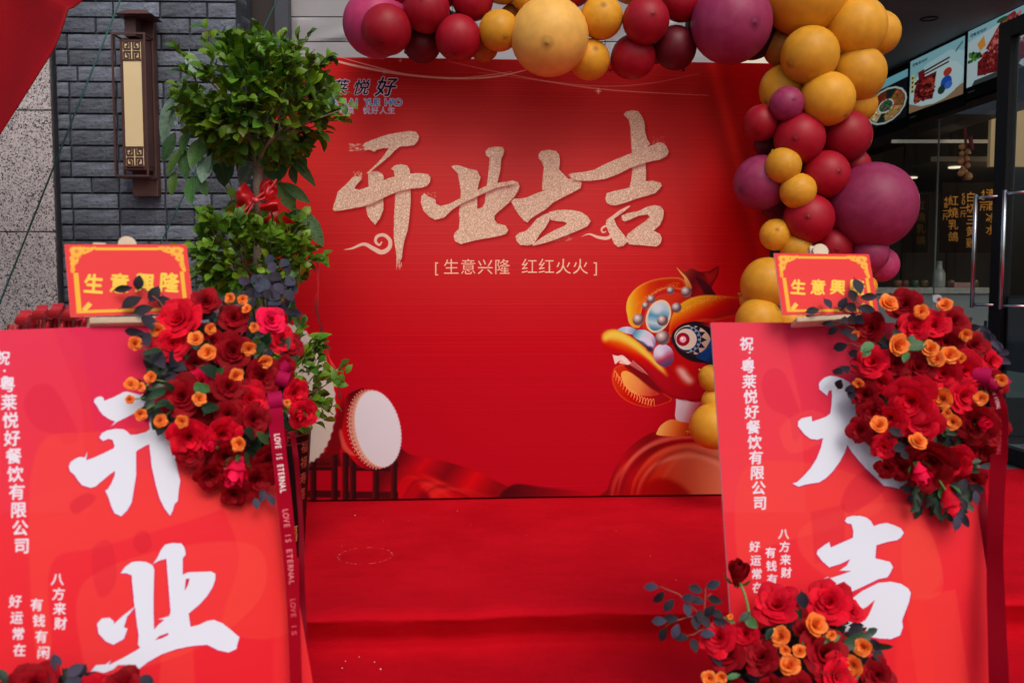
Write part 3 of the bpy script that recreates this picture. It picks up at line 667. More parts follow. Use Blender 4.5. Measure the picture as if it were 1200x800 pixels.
# painted drums
D7 = (320, 330, 2.963)
def df(pts, col, al=1, blur=.3, edge=None, sm=True, noise=0):
    p = c4([tuple(a) for a in pts], *D7); cv.fill(smoothpts(p) if sm else p, col, al, blur, edge=edge, noise=noise)
def DG(p0, p1, *cs): return lg(c4([p0], *D7)[0], c4([p1], *D7)[0], *cs)
def stand(x0, x1, yt, yb, legs):
    df([(x0, yt), (x1, yt), (x1+4, yt+50), (x0-4, yt+50)], DG((x0, yt), (x0, yt+50), (120,22,26), (74,10,16)), sm=False)
    for k in range(60): df([(a := rr.uniform(x0, x1), b := rr.uniform(yt+6, yt+46)), (a+4, b), (a+2, b+4)], (150, 60, 46), .6, .1, sm=False)
    df([(x0-2, yb-38), (x1+2, yb-38), (x1+2, yb-14), (x0-2, yb-14)], (70, 10, 16), sm=False)
    for lx in legs:
        df([(lx, yt), (lx+22, yt), (lx+22, yb), (lx, yb)], DG((lx, yt), (lx+22, yt), (100,22,26), (60,10,14), (30,6,10)), sm=False)
    df([(x0+26, yt+52), (x1-26, yt+52), (x1-26, yt+64), (x0+26, yt+64)], (50, 8, 12), sm=False)
stand(60, 232, 590, 762, (70, 128, 202)); stand(244, 432, 592, 766, (240, 266, 345, 408))
df([(95,160),(150,175),(195,250),(232,340),(250,430),(256,520),(240,560),(222,600),(180,560),(200,300)], DG((205,400),(250,420),(205,20,30),(196,10,20),(120,6,16)))
def disc(cx, cy, rx, ry, rot, n, c0, c1):
    pts = [];
    for k in range(n*2):
        a = math.pi*k/n; f = 1 + (.018 if k % 2 else -.012); x, y = rx*f*math.cos(a), ry*f*math.sin(a)
        c_, s_ = math.cos(R(rot)), math.sin(R(rot)); pts.append((cx+x*c_-y*s_, cy+x*s_+y*c_))
    df(pts, DG((cx-rx, cy-ry), (cx+rx*.6, cy+ry), c0, c1), sm=False)
disc(70, 392, 144, 246, -8, 46, (226,222,210), (206,196,184))
df([(252,405),(275,382),(320,372),(330,420),(300,560),(345,648),(300,640),(262,600),(240,560),(238,515),(248,460)], DG((240,500),(300,480),(196,16,26),(150,12,22),(90,8,16)))
df([(228,520),(238,512),(246,540),(262,575),(290,605),(262,598),(238,570)], (226,130,110), .6, 1)
disc(352, 511, 88, 138, -12, 40, (214,150,130), (226,170,150)); disc(364, 510, 78, 134, -12, 60, (226,226,236), (212,212,222))
for k in range(26):
    a = R(105 + k*6.2); c_, s_ = math.cos(R(-12)), math.sin(R(-12)); x, y = 92*math.cos(a), 141*math.sin(a)
    for o_ in (0, 12): df(ell(352+(x+o_)*c_-y*s_, 511+(x+o_)*s_+y*c_, 4.2, 4.2), (170, 60, 56), .9, .1, sm=False); df(ell(352+(x+o_)*c_-y*s_, 511+(x+o_)*s_+y*c_, 2, 2), (232, 190, 170), .9, .1, sm=False)
cv.fill([(300, 586), (910, 579), (910, 584), (300, 592)], (90, 12, 18), .5, .5)  # dark contact shade at the floor painted along the print's bottom
bd = thing('backdrop_board', 'large red printed backdrop with gold calligraphy and a painted lion head', 'backdrop', (0, 4.43, 0))
IMG_B = cv.image('backdrop_print'); del cv
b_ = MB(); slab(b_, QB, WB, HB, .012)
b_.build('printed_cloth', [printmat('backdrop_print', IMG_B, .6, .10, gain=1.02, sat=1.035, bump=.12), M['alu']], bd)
o_, e_, d_, n_ = frame(QB)
fr = MB()
for a in (0, WB/2-.02, WB-.04): fr.obox(plane_pt(QB, a, .002, -.013), e_*.04, -n_*.04, d_*(HB-.004))
for b in (0.003, HB*.5, HB-.044): fr.obox(plane_pt(QB, .041, b, -.0145), e_*(WB-.082), -n_*.03, d_*.04)
fr.build('support_frame', M['alu'], bd)
for a in (.25, WB-.35):
    b_ = MB(); b_.tube([plane_pt(QB, a, .3, -.07), plane_pt(QB, a, HB-.02, -.6)], .015); b_.build('rear_brace', M['alu'], bd)

# ================================================================== EASELS WITH PRINTED BOARDS
QL = (-1.11741463, 1.79111875, .99486065, .59253294, .42457145, -.01036388)
QR = (.497884, 2.238505, .992023, .0047, .35731, .001422)
WP, HP = .60, 1.16
def bgP(x0, y0, x1, y1):
    def f(X, Y):
        b = lg((x0, y0), (x1, y1), (226, 46, 82), (232, 42, 66), (238, 42, 56), (236, 34, 48), (230, 28, 44))(X, Y)
        return b
    return f
WHT = (228, 234, 250); HALO = (198, 20, 96)
def ghost(cvv, f):                       # big faint tone-on-tone strokes in the print
    for pts, c_, al in ((f['a'], (214, 24, 62), .38), (f['b'], (246, 72, 60), .5), (f['c'], (246, 78, 66), .42), (f['d'], (206, 20, 52), .4), (f['e'], (244, 80, 58), .35), (f['f'], (210, 24, 52), .33), (f['g'], (248, 84, 60), .35)):
        if pts: cvv.fill(smoothpts(pts) if len(pts) > 4 else pts, c_, al, .6)
def big(cvv, polys):
    for p in polys: cvv.fill(p, HALO, 1, 0) if False else None
    grow = []
    cvv.fill([np.array(p) for p in polys], HALO, .55, 1.5); cvv.fill([np.array(p) + (-.9, .7) for p in polys], HALO, .95, .35); cvv.fill([np.array(p) + (.7, .6) for p in polys], HALO, .8, .3)
    cvv.fill([np.array(p) for p in polys], WHT, 1, .1)
def col(cvv, st, p0, p1, size, c=(238, 232, 246), shear=0, rot=0):
    n = len(st)
    for i, ch in enumerate(st):
        t = i/(n-1); cvv.text(ch, p0[0]+(p1[0]-p0[0])*t, p0[1]+(p1[1]-p0[1])*t, size, c, off=.03, shear=shear, rot=rot)
# left board
cl = Canvas(QL, WP, HP, 900, bgP(100, 385, 190, 830))
cl.fill([(60,370),(95,400),(120,560),(330,520),(300,360)], (222, 34, 84), .55, 1)
cl.fill([(-60,380),(60,376),(95,470),(105,600),(-40,600)], (240, 62, 84), .35, .6)
ghost(cl, dict(a=[(28,470),(40,452),(60,452),(78,478),(92,512),(75,520),(68,510),(45,503),(33,490)], b=[(40,536),(120,505),(330,500),(330,560),(250,600),(120,640),(60,660),(60,760),(40,750)],
    c=[(100,680),(210,640),(300,640),(305,700),(230,760),(120,790),(95,760)], d=[(82,590),(100,578),(112,582),(105,592),(88,602)], e=[(255,560),(330,540),(350,700),(330,745),(262,735),(280,650)], f=[(110,640),(130,635),(136,680),(118,700),(108,670)], g=[(190,760),(226,750),(232,860),(180,860)]))
cl.fill(smoothpts([(160,625),(172,622),(178,640),(165,648),(156,638)]), (205,24,44), .4, .5); cl.fill(smoothpts([(330,700),(350,690),(372,800),(372,850),(330,850),(320,780)]), (246, 60, 56), .4, 2)
F1 = (70, 440, 4.444)
big(cl, [c4([(178,138),(180,122),(198,110),(215,108),(228,114),(232,130),(280,112),(330,86),(350,82),(420,100),(470,90),(520,70),(560,60),(590,90),(560,140),(480,160),(400,190),(350,216),(300,240),(264,268),(288,238),(260,228),(225,205),(205,180),(195,160)], *F1),
         c4([(205,322),(218,300),(245,285),(290,276),(330,278),(352,290),(368,308),(400,306),(450,292),(470,278),(466,250),(470,200),(500,190),(560,220),(600,250),(622,270),(610,296),(588,306),(592,360),(602,430),(614,490),(628,545),(620,600),(615,652),(598,668),(590,700),(575,730),(545,690),(520,640),(500,570),(480,480),(470,400),(466,356),(440,368),(402,390),(398,400),(398,520),(385,600),(375,660),(352,700),(320,732),(285,716),(268,680),(252,630),(236,598),(250,590),(268,560),(285,520),(288,495),(260,515),(220,548),(188,576),(160,584),(115,570),(95,545),(75,515),(55,500),(46,475),(55,450),(80,432),(105,422),(130,425),(145,392),(138,440),(180,425),(230,402),(280,378),(285,365),(275,335),(255,328),(225,340)], *F1)])
F2 = (90, 620, 4.444)
big(cl, [c4([(228,228),(250,195),(285,170),(320,165),(360,168),(395,185),(404,210),(402,260),(400,340),(400,440),(403,520),(425,495),(455,470),(418,468),(440,462),(480,450),(488,430),(480,330),(472,230),(466,152),(430,162),(395,182),(420,145),(438,105),(460,78),(500,70),(545,72),(562,95),(568,130),(552,150),(552,235),(580,222),(640,220),(700,218),(722,230),(722,260),(708,300),(680,345),(640,390),(582,438),(592,505),(630,498),(680,475),(715,470),(760,488),(800,520),(848,560),(838,590),(832,622),(790,640),(735,628),(680,600),(600,606),(520,622),(440,650),(370,690),(300,745),(262,772),(272,740),(255,705),(215,705),(190,728),(130,752),(110,765),(50,772),(75,735),(100,705),(150,702),(180,678),(165,705),(240,668),(310,628),(330,615),(318,600),(322,552),(310,470),(302,405),(262,455),(246,510),(265,515),(245,570),(190,600),(150,582),(112,540),(105,490),(130,462),(170,458),(195,478),(192,492),(240,448),(300,402),(292,320),(285,238),(258,228)], *F2)])
cl.fill(c4([(408,575),(430,555),(475,538),(478,548),(440,566)], *F2), (206, 20, 60)); cl.fill(c4([(562,318),(568,258),(588,255),(578,290)], *F2), (206, 20, 60))
cl.text('祝', 3.5, 419, 17, (238,232,246), off=.03, shear=-.05, rot=4); cl.text('：', 9, 437, 15, (238,232,246), off=.03)
col(cl, '粤莱悦好餐饮有限公司', (8.5, 450), (25.5, 639), 19.5, shear=-.06, rot=-2)
col(cl, '八方来财', (67.5, 678), (71, 730), 15.5, shear=-.08); col(cl, '有钱有闲', (43, 708), (51, 764), 15.5, shear=-.08); col(cl, '好运常在', (18, 704), (23, 761), 15.5, shear=-.08)
IMG_L = cl.image('left_print'); del cl
# right board
cr_ = Canvas(QR, WP, HP, 900, bgP(950, 378, 1000, 800))
cr_.fill([(833,372),(915,372),(938,470),(945,600),(840,600)], (246, 74, 84), .4, .8)
cr_.fill([(915,372),(1120,372),(1140,470),(960,520),(940,470)], (222, 36, 76), .45, 3)
ghost(cr_, dict(a=[(893,445),(903,432),(918,436),(930,462),(942,500),(930,516),(925,490),(905,480),(895,465)], b=[(868,555),(930,540),(1010,560),(1030,600),(900,640),(866,660)], c=[(950,610),(1060,590),(1100,650),(1095,700),(1000,690),(940,650)],
    d=[(1000,560),(1030,545),(1040,570),(1000,600),(985,590)], e=[(1060,620),(1090,625),(1104,670),(1090,695),(1060,690)], f=[(950,600),(990,590),(990,650),(955,660)], g=[(1060,700),(1120,690),(1140,830),(1080,830)]))
cr_.fill(smoothpts([(915,500),(950,480),(980,500),(960,520),(925,530)]), (250, 90, 80), .35, 1); cr_.fill(smoothpts([(1075,700),(1090,740),(1095,840),(1060,840),(1050,760)]), (244, 50, 44), .5, 1.5)
F3 = (920, 430, 5.0)
big(cr_, [c4([(198,100),(205,85),(230,62),(265,50),(300,55),(335,65),(380,90),(395,120),(392,170),(388,215),(440,215),(490,230),(520,250),(500,290),(440,300),(395,325),(380,355),(420,400),(480,450),(540,500),(610,550),(680,620),(725,670),(700,685),(668,712),(620,700),(580,695),(540,655),(480,600),(430,545),(390,495),(365,455),(350,500),(320,555),(280,610),(240,650),(200,675),(150,682),(110,690),(80,700),(42,682),(70,672),(110,635),(150,590),(185,535),(210,470),(222,415),(190,425),(150,420),(115,395),(95,370),(75,345),(76,318),(95,300),(130,292),(155,288),(160,318),(200,305),(240,290),(265,272),(272,220),(275,170),(272,135),(255,140),(248,168),(225,150),(200,128)], *F3)])
F4 = (940, 590, 4.706)
big(cr_, [c4([(235,95),(245,75),(275,66),(320,66),(355,75),(380,95),(396,122),(430,110),(470,105),(510,118),(545,135),(562,160),(545,185),(525,200),(470,210),(410,228),(404,300),(440,308),(485,320),(502,348),(490,375),(470,405),(420,415),(370,440),(310,468),(250,495),(215,480),(150,465),(122,435),(120,412),(140,402),(160,408),(220,388),(270,370),(205,368),(245,340),(265,305),(215,330),(150,350),(110,315),(80,275),(85,255),(125,225),(150,210),(158,240),(215,215),(280,186),(282,150),(272,112),(250,108)], *F4),
          c4([(230,560),(270,525),(330,480),(420,435),(490,428),(545,440),(585,465),(600,490),(590,540),(575,580),(552,640),(556,680),(540,725),(490,745),(430,742),(385,735),(360,700),(325,690),(290,695),(240,705),(215,690),(222,640),(260,650),(310,660),(300,610),(275,575),(250,575)], *F4)])
cr_.fill(c4([(325,585),(360,565),(402,528),(385,570),(368,610),(345,645),(330,610)], *F4), (232, 34, 52))
col(cr_, '祝', (875, 402), (875, 402), 16, shear=-.05) if False else cr_.text('祝', 875, 402.5, 16.5, (238,232,246), off=.03, shear=-.05); cr_.text('：', 882, 415.5, 14, (238,232,246), off=.03)
col(cr_, '粤莱悦好餐饮有限公司', (876.5, 429), (890.6, 589), 17, shear=-.08, rot=-2)
col(cr_, '八方来财', (918.5, 625), (921.5, 670.5), 13, shear=-.05); col(cr_, '有钱有闲', (903, 647), (906, 694), 13, shear=-.05); col(cr_, '好运常在', (884.5, 640), (888, 688), 13, shear=-.05)
IMG_R = cr_.image('right_print'); del cr_
# card plates
def kcam(k, q): p = CAM + k*(np.array(q[:3]) - CAM); return (*p, *q[3:])
QCL = kcam(.255/.29, (-1.107036, 2.227257, 1.185998, .541262, .312431, -.01845)); QCR = kcam(.262/.24, (.590728, 2.029228, 1.158114, .214188, .313898, .002945))
WCL, HCL, WCR, HCR = .255, .1868*.255/.29, .262, .1439*.262/.24
def card_img(q, Wc, Hc, name):
    c = Canvas(q, Wc, Hc, 2400, (240, 66, 68)); o, e, d, n = frame(q)
    def pj(a, b): h = c.Hm @ np.array([a*Wc, b*Hc, 1]); return (h[0]/h[2], h[1]/h[2])
    def poly(ab, cc, al=1, bl=.15, sm=False): p = [pj(a, b) for a, b in ab]; c.fill(smoothpts(p) if sm else p, cc, al, bl)
    Y1 = (250, 190, 62)
    for (a0, b0, a1, b1) in ((.24, .045, .76, .085), (.05, .40, .088, .93), (.915, .40, .95, .93), (.05, .915, .95, .955)):
        poly([(a0, b0), (a1, b0), (a1, b1), (a0, b1)], Y1)
    r_ = random.Random(2)
    for sgn in (0, 1):
        for k in range(150):
            t = r_.random(); u_ = r_.random()**1.6
            if r_.random() < .5: a, b = .05 + t*.19, .05 + u_*.16*(1-t)
            else: a, b = .045 + u_*.11*(1-t), .05 + t*.33
            if sgn: a = 1 - a
            s_ = r_.uniform(.008, .022)
            poly([(a-s_*.6, b-s_*.6), (a+s_*.6, b-s_), (a+s_*.6, b+s_*1.3), (a-s_*.7, b+s_)], (252, 188+r_.randint(-24, 16), 66), .8, .05, True)
        for (a, b, s_) in ((.09, .10, .045), (.075, .2, .028), (.16, .085, .028)):
            aa = 1-a if sgn else a; poly([(aa+s_*math.cos(k*.7), b+s_*1.55*math.sin(k*.7)) for k in range(9)], (252, 196, 78), .8, .2)
            poly([(aa+s_*.45*math.cos(k*.7), b+s_*.7*math.sin(k*.7)) for k in range(9)], (240, 120, 60), .7, .1)
    for s_ in (0, 1):
        pts = [(.09, .90), (.145, .80), (.175, .845), (.12, .935)]
        poly([((1-a) if s_ else a, b) for a, b in pts], (253, 205, 90))
    for i, ch in enumerate('生意興隆'):
        x, y = pj(.20 + i*.205, .555); sz = (pj(.5, .5)[0]-pj(.4, .5)[0])/ .1 * .165
        c.text(ch, x, y, sz, (253, 214, 84), off=.035, rot=4)
    return c.image(name)
IMG_CL, IMG_CR = card_img(QCL, WCL, HCL, 'left_card_print'), card_img(QCR, WCR, HCR, 'right_card_print')

def easel(q, qc, Wc, Hc, lab, ledge_px, knob_px):
    o, e, d, n = frame(q); t = thing('display_easel', lab, 'easel', plane_pt(q, .3, HP, -.03), 'pale wooden display easels')
    top, gz = -.09, -.292
    for a0, a1 in ((.235, .07), (.365, .53)):
        b_ = MB(); pa = plane_pt(q, a0, .03, -.05); pb = plane_pt(q, a1, 1.34, -.05)
        s_ = (gz + .01 - pa[2]) / (pb[2]-pa[2]); pb = pa + (pb-pa)*s_
        b_.tube([pa, pb], .014, 6); b_.build('leg', M['woodpale'], t, bevel=.002)
    b_ = MB(); pa = plane_pt(q, .3, top, -.07); pb = np.array([pa[0] - n[0]*.55*0 + n[0]*-.55, pa[1] - n[1]*.55, gz + .01]); b_.tube([pa, pb], .014, 6); b_.build('leg', M['woodpale'], t)
    b_ = MB(); pa = plane_pt(q, .286, top-.14, -.055); b_.obox(pa, e*.028, d*(HP*.8), -n*.016); b_.build('mast', M['woodpale'], t, bevel=.002)
    b_ = MB(); kp = onb(qc, *knob_px, -.012); b_.tube([kp + n*.006, kp - n*.012], .020, 16); b_.tube([kp, plane_pt(q, .30, top-.1, -.06)], .008, 6); b_.build('top_knob', M['woodpale'], t, smooth=False, bevel=.002)
    (x0, y0), (x1, y1), hh = ledge_px; A0 = onb(qc, x0, y0, .018); A1 = onb(qc, x1, y1, .018)
    b_ = MB(); b_.obox(A0, A1-A0, -n*.05, np.array([0, 0, -hh])); b_.build('card_ledge', M['woodpale'], t, bevel=.002)
    b_ = MB(); pa = plane_pt(q, -.01, HP+.004, -.045); b_.obox(pa, e*(WP+.02), d*.03, n*.085); b_.build('lower_ledge', M['woodpale'], t, bevel=.002)
    b_ = MB(); pa = plane_pt(q, .14, .75, -.085); b_.obox(pa, e*.32, d*.035, -n*.014); b_.build('crossbar', M['woodpale'], t, bevel=.002)
    return t
easel(QL, QCL, WCL, HCL, 'pale wooden easel holding up the red board at the left by the lamp', ((105, 371.5), (193, 370), .0135), (149, 287))
easel(QR, QCR, WCR, HCR, 'pale wooden easel holding up the red board in front of the balloons', ((934, 371.5), (1026, 366.5), .0115), (961, 295))
for q, im, lab in ((QL, IMG_L, 'leaning red board with two large white characters meaning opening, below the wall lamp'), (QR, IMG_R, 'leaning red board with white characters for great luck, overlapping the lion print')):
    b_ = MB(); slab(b_, q, WP, HP, .009)
    o = b_.build('greeting_board', [printmat('board_print', im, .55, .10, gain=.88, sat=1.0, bump=.08), M['foam']]); tag(o, lab, 'poster', 'red greeting boards on easels')
for q, Wc, Hc, im, lab in ((QCL, WCL, HCL, IMG_CL, 'small gold-bordered red card with four gold characters above the board beside the brick wall'), (QCR, WCR, HCR, IMG_CR, 'small gold-bordered red card with four gold characters in front of the yellow balloons')):
    b_ = MB(); slab(b_, q, Wc, Hc, .003)
    o = b_.build('greeting_card', [printmat('card_print', im, .55, .12, gain=.9, sat=1.0), M['foam']]); tag(o, lab, 'card', 'gold-bordered greeting cards')

# ================================================================== FLOWERS
def petal(mb, phi, th0, th1, curl, Ln, hw, rng, nu=5, nv=5, mi=0):
    ph = rng.uniform(0, 6); am = rng.uniform(.012, .04)*Ln
    def fn(u, v):
        uu = 2*u - 1; L_ = Ln * (1 - .22*abs(uu)**3) * (1 + .05*math.sin(uu*4+ph)); n = 8; r = .035; z = 0
        for i in range(int(n*v+.5)):
            t = (i+.5)/n; th = th0 + (th1-th0)*t**.8 + curl*max(0, t-.62)/.38
            r += math.sin(th)*L_/n; z += math.cos(th)*L_/n
        wv = hw * (.55 + .45*math.sin(min(v*1.5, 1)*math.pi/2)); a = phi + uu*wv
        z += am*math.sin(uu*4+ph)*v*v - .07*Ln*abs(uu)**2*v*(1 if th1 > .6 else 0)
        r += am*.7*math.cos(uu*4+ph*2)*v*v
        return (r*math.cos(a), r*math.sin(a), z)
    mb.grid(fn, nu, nv, mi)
def rose_core(seed, tight=1.0, mm=None, rings=None):
    rng = random.Random(seed); b_ = MB()
    for (n, a, b, c, L_, hw) in rings or ((3, 0, .10, .05, .52, 1.5), (3, .05, .30, .25, .64, 1.3), (4, .16, .50, .5, .76, 1.05), (4, .32, .74, .7, .86, .95)):
        p0 = rng.uniform(0, 6)
        for k in range(n): petal(b_, p0 + k*2*math.pi/n + rng.uniform(-.15, .15), a*tight, b*tight + rng.uniform(-.08, .08), c, L_*rng.uniform(.93, 1.07), hw, rng)
    b_.lathe([(0, -.05), (.12, -.02), (.16, .1), (.05, .25)], (0, 0, 0), 8)
    return b_.mesh('rose', mm, smooth=True)
def petal_mesh(seed, mm, a=.75, b=1.3, c=.55, L_=1.05, hw=.62):
    b_ = MB(); petal(b_, 0, a, b, c, L_, hw, random.Random(seed), 5, 5); return b_.mesh('petal', mm, smooth=True)
def redm(n, c, sh=.25): return mat(n, c, .6, .18, 6, .12, 40, spec=.10, sheen=.0, rnd=.25, trans=.08)
MR = [redm('crimson_petal', (.66, .004, .022)), redm('deep_red_petal', (.27, .002, .008)), redm('bright_pink_red_petal', (.85, .008, .07))]  # crimson brightened and deep red darkened for the roses' highlights and shadows
CORE = [[rose_core(10*k+i, 1 + .1*(i-1), MR[k]) for i in range(3)] for k in range(3)]
PET1 = [[petal_mesh(30*k+i, MR[k], .50, 1.02, .7, .98, .90) for i in range(3)] for k in range(3)]
PET2 = [[petal_mesh(40*k+i, MR[k], .72, 1.28, .6, 1.10, .80) for i in range(3)] for k in range(3)]
BUD = [rose_core(70+k, .7, MR[k], ((3, .35, -.22, -.1, .95, 1.7), (3, .75, -.30, -.1, 1.05, 1.5), (3, 1.05, -.20, .2, 1.0, 1.3), (3, 1.2, .0, .6, .85, 1.0))) for k in range(3)]
MO = mat('orange_petal', (.95, .20, .025), .6, .2, 8, .1, 40, spec=.15, rnd=.14, hue=(1.0, .32, .07), trans=.12)
ORA = [rose_core(90+i, 1, MO, ((3, .2, -.15, .1, .62, 1.6), (3, .3, .05, .3, .72, 1.4), (4, .5, .2, .6, .80, 1.15), (5, .75, .45, .8, .88, .95), (5, .95, .8, .9, .92, .85))) for i in range(3)]
MG = mat('fresh_green_leaf', (.05, .17, .045), .4, .25, 10, .2, 30, rnd=.3, trans=.2); MDG = mat('dark_green_leaf', (.010, .040, .016), .45, .25, 10, .2, 30, rnd=.3, trans=.1)  # dark green also darkened for the shadowed gaps behind the roses
MPL = mat('plum_black_leaf', (.014, .008, .014), .55, .25, 12, .2, 30, rnd=.35, spec=.22, hue=(.022, .020, .034)); MBL = mat('blue_grey_leaf', (.035, .048, .075), .6, .25, 12, .2, 30, rnd=.35, spec=.2, hue=(.045, .03, .06))
MST = mat('green_stem', (.16, .26, .07), .5); MRS = mat('red_stem', (.24, .06, .04), .5)
def leaf_mesh(name, m, wd=.5, fold=.14, bend=.12, tipp=.9, base=1.0, nv=6):
    b_ = MB()
    def fn(u, v):
        uu = 2*u-1; wv = math.sin(math.pi*min(1, v**tipp))**.8 * wd/2 if 0 < v < 1 else 0
        wv *= base if v < .5 else 1
        return (uu*wv, v, fold*abs(uu)*wv*2 - bend*(v-.5)**2*2 + bend*.5 + .02*math.sin(v*9)*uu)
    b_.grid(fn, 2, nv)
    b_.tube([(0, -.12, 0), (0, .02, .02), (0, .95, -bend*.4)], [.018, .016, .004], 3)
    return b_.mesh(name, m, smooth=True)
LF = dict(plum=leaf_mesh('plum_leaf', MPL, .56), blue=leaf_mesh('blue_leaf', MBL, .56), green=leaf_mesh('green_leaf', MG, .48), dgreen=leaf_mesh('dark_green_leaf', MDG, .46))
def faceM(pos, direction, scale, roll=0):
    z = Vector(direction).normalized(); return Matrix.Translation(Vector(pos)) @ z.to_track_quat('Z', 'Y').to_matrix().to_4x4() @ Matrix.Rotation(roll, 4, 'Z') @ Matrix.Diagonal((scale, scale, scale, 1))
def leafM(a, b, nrm, wscale=1):
    a, b = Vector(a), Vector(b); y = (b-a); L_ = y.length; y.normalize(); z = Vector(nrm); z = (z - y*z.dot(y)).normalized(); x = y.cross(z)
    m = Matrix((x, y, z)).transposed().to_4x4(); return Matrix.Translation(a) @ m @ Matrix.Diagonal((L_*wscale, L_, L_, 1))
rf = random.Random(21)
def red_rose(par, q, px, py, r, k=0, off=.06, tilt=None, cen=None, kids=True):
    r *= rf.uniform(.88, 1.18); p = onb(q, px, py, off); sc = r/FPX*np.linalg.norm(p-CAM)
    tocam = (CAM-p)/np.linalg.norm(CAM-p)
    if tilt is None:
        dx, dy = ((px-cen[0])/90, (py-cen[1])/110) if cen else (0, 0)
        tilt = (dx*.55 + rf.uniform(-.35, .35), -dy*.55 + rf.uniform(-.2, .35))
    dr = tocam + np.array([tilt[0], 0, tilt[1]]); M_ = faceM(p - tocam*sc*.35, dr, sc, rf.uniform(0, 6))
    o = inst('red_rose', rf.choice(CORE[k]), par, M_)
    if kids:
        n1 = 4; a0 = rf.uniform(0, 6)
        for i in range(n1): inst('petal', rf.choice(PET1[k]), o, Matrix.Rotation(a0 + i*2*math.pi/n1 + rf.uniform(-.15, .15), 4, 'Z') @ Matrix.Rotation(rf.uniform(-.12, .12), 4, 'Y'))
        for i in range(4): inst('petal', rf.choice(PET2[k]), o, Matrix.Rotation(a0 + .8 + i*2*math.pi/4 + rf.uniform(-.2, .2), 4, 'Z') @ Matrix.Rotation(rf.uniform(-.18, .1), 4, 'Y'))
    return o
def bud(par, q, px, py, r, k, off, dirv, name='rose_bud'):
    p = onb(q, px, py, off); sc = r/FPX*np.linalg.norm(p-CAM)*1.95; dv = Vector(dirv).normalized()
    o = inst(name, BUD[k], par, faceM(np.array(Vector(p) - dv*sc*.5), dv, sc, rf.uniform(0, 6)))
    for i in range(4):
        a = i*math.pi/2; bse = Vector((.12*math.cos(a), .12*math.sin(a), -.02)); tp_ = Vector((.48*math.cos(a), .48*math.sin(a), .42))
        inst('sepal', LF['green'], o, leafM(bse, tp_, (math.cos(a), math.sin(a), -.3), .7))
    return o
def orange(par, q, px, py, r, off=.08, flat=0, cen=None):
    p = onb(q, px, py, off); sc = r/FPX*np.linalg.norm(p-CAM)*rf.uniform(.85, 1.15); tocam = (CAM-p)/np.linalg.norm(CAM-p)
    o = inst('orange_rose', rf.choice(ORA), par, faceM(p - tocam*sc*.3, tocam + np.array([rf.uniform(-.6, .6), 0, rf.uniform(-.3, .7)]), sc, rf.uniform(0, 6))); return o
def pleaf(par, q, a, b, kind, off=.06, wpx=None, offb=None, nz=None):
    A_ = onb(q, *a, off); B_ = onb(q, *b, off if offb is None else offb); n = CAM - A_; n = n/np.linalg.norm(n) + np.array([rf.uniform(-.5, .5), 0, rf.uniform(-.2, .6)])
    Lp = math.hypot(a[0]-b[0], a[1]-b[1]); ws = 1 if wpx is None else wpx/Lp/.52
    return inst({'plum': 'plum_leaf', 'blue': 'blue_leaf', 'green': 'green_leaf', 'dgreen': 'dark_green_leaf'}[kind], LF[kind], par, leafM(A_, B_, n, ws))
def around(c, ln, ang, wd=None): # a leaf drawn round a centre, length and angle in photo pixels
    x, y = c; dx, dy = math.cos(R(ang))*ln/2, math.sin(R(ang))*ln/2; return (x-dx, y-dy), (x+dx, y+dy)
def stemt(par, q, pts, off, m, rad=.0016, name='stem'):
    b_ = MB(); b_.tube([onb(q, x, y, off if not isinstance(off, (list, tuple)) else off[i]) for i, (x, y) in enumerate(pts)], rad, 5); return b_.build(name, m, par, smooth=True)
def filler(par, q, cen, rx, ry, n, off=(.015, .06)):
    b_ = MB()
    for i in range(n):
        a = rf.uniform(0, 2*math.pi); rr_ = math.sqrt(rf.random())
        x, y = cen[0]+rx*rr_*math.cos(a), cen[1]+ry*rr_*math.sin(a); A_ = Vector(onb(q, x, y, rf.uniform(*off)))
        ln = rf.uniform(.02, .045); an = math.atan2(y-cen[1], x-cen[0]) + rf.uniform(-1, 1)
        B_ = A_ + Vector((math.cos(an)*ln, -rf.uniform(-.01, .02), -math.sin(an)*ln))
        mt = leafM(A_, B_, (rf.uniform(-.5, .5), -1, rf.uniform(-.3, .7)), rf.uniform(.8, 1.2))
        pts = [mt @ Vector(p) for p in ((0, 0, 0), (.25, .4, .06), (.15, .8, 0), (0, 1, -.05), (-.15, .8, 0), (-.25, .4, .06), (0, .5, 0))]
        b_.add(pts, [(0, 1, 6), (1, 2, 6), (2, 3, 6), (3, 4, 6), (4, 5, 6), (5, 0, 6)], rf.choice((0, 0, 1)))
    return stuff(b_.build('dark_foliage', [MDG, MPL], par, smooth=True))

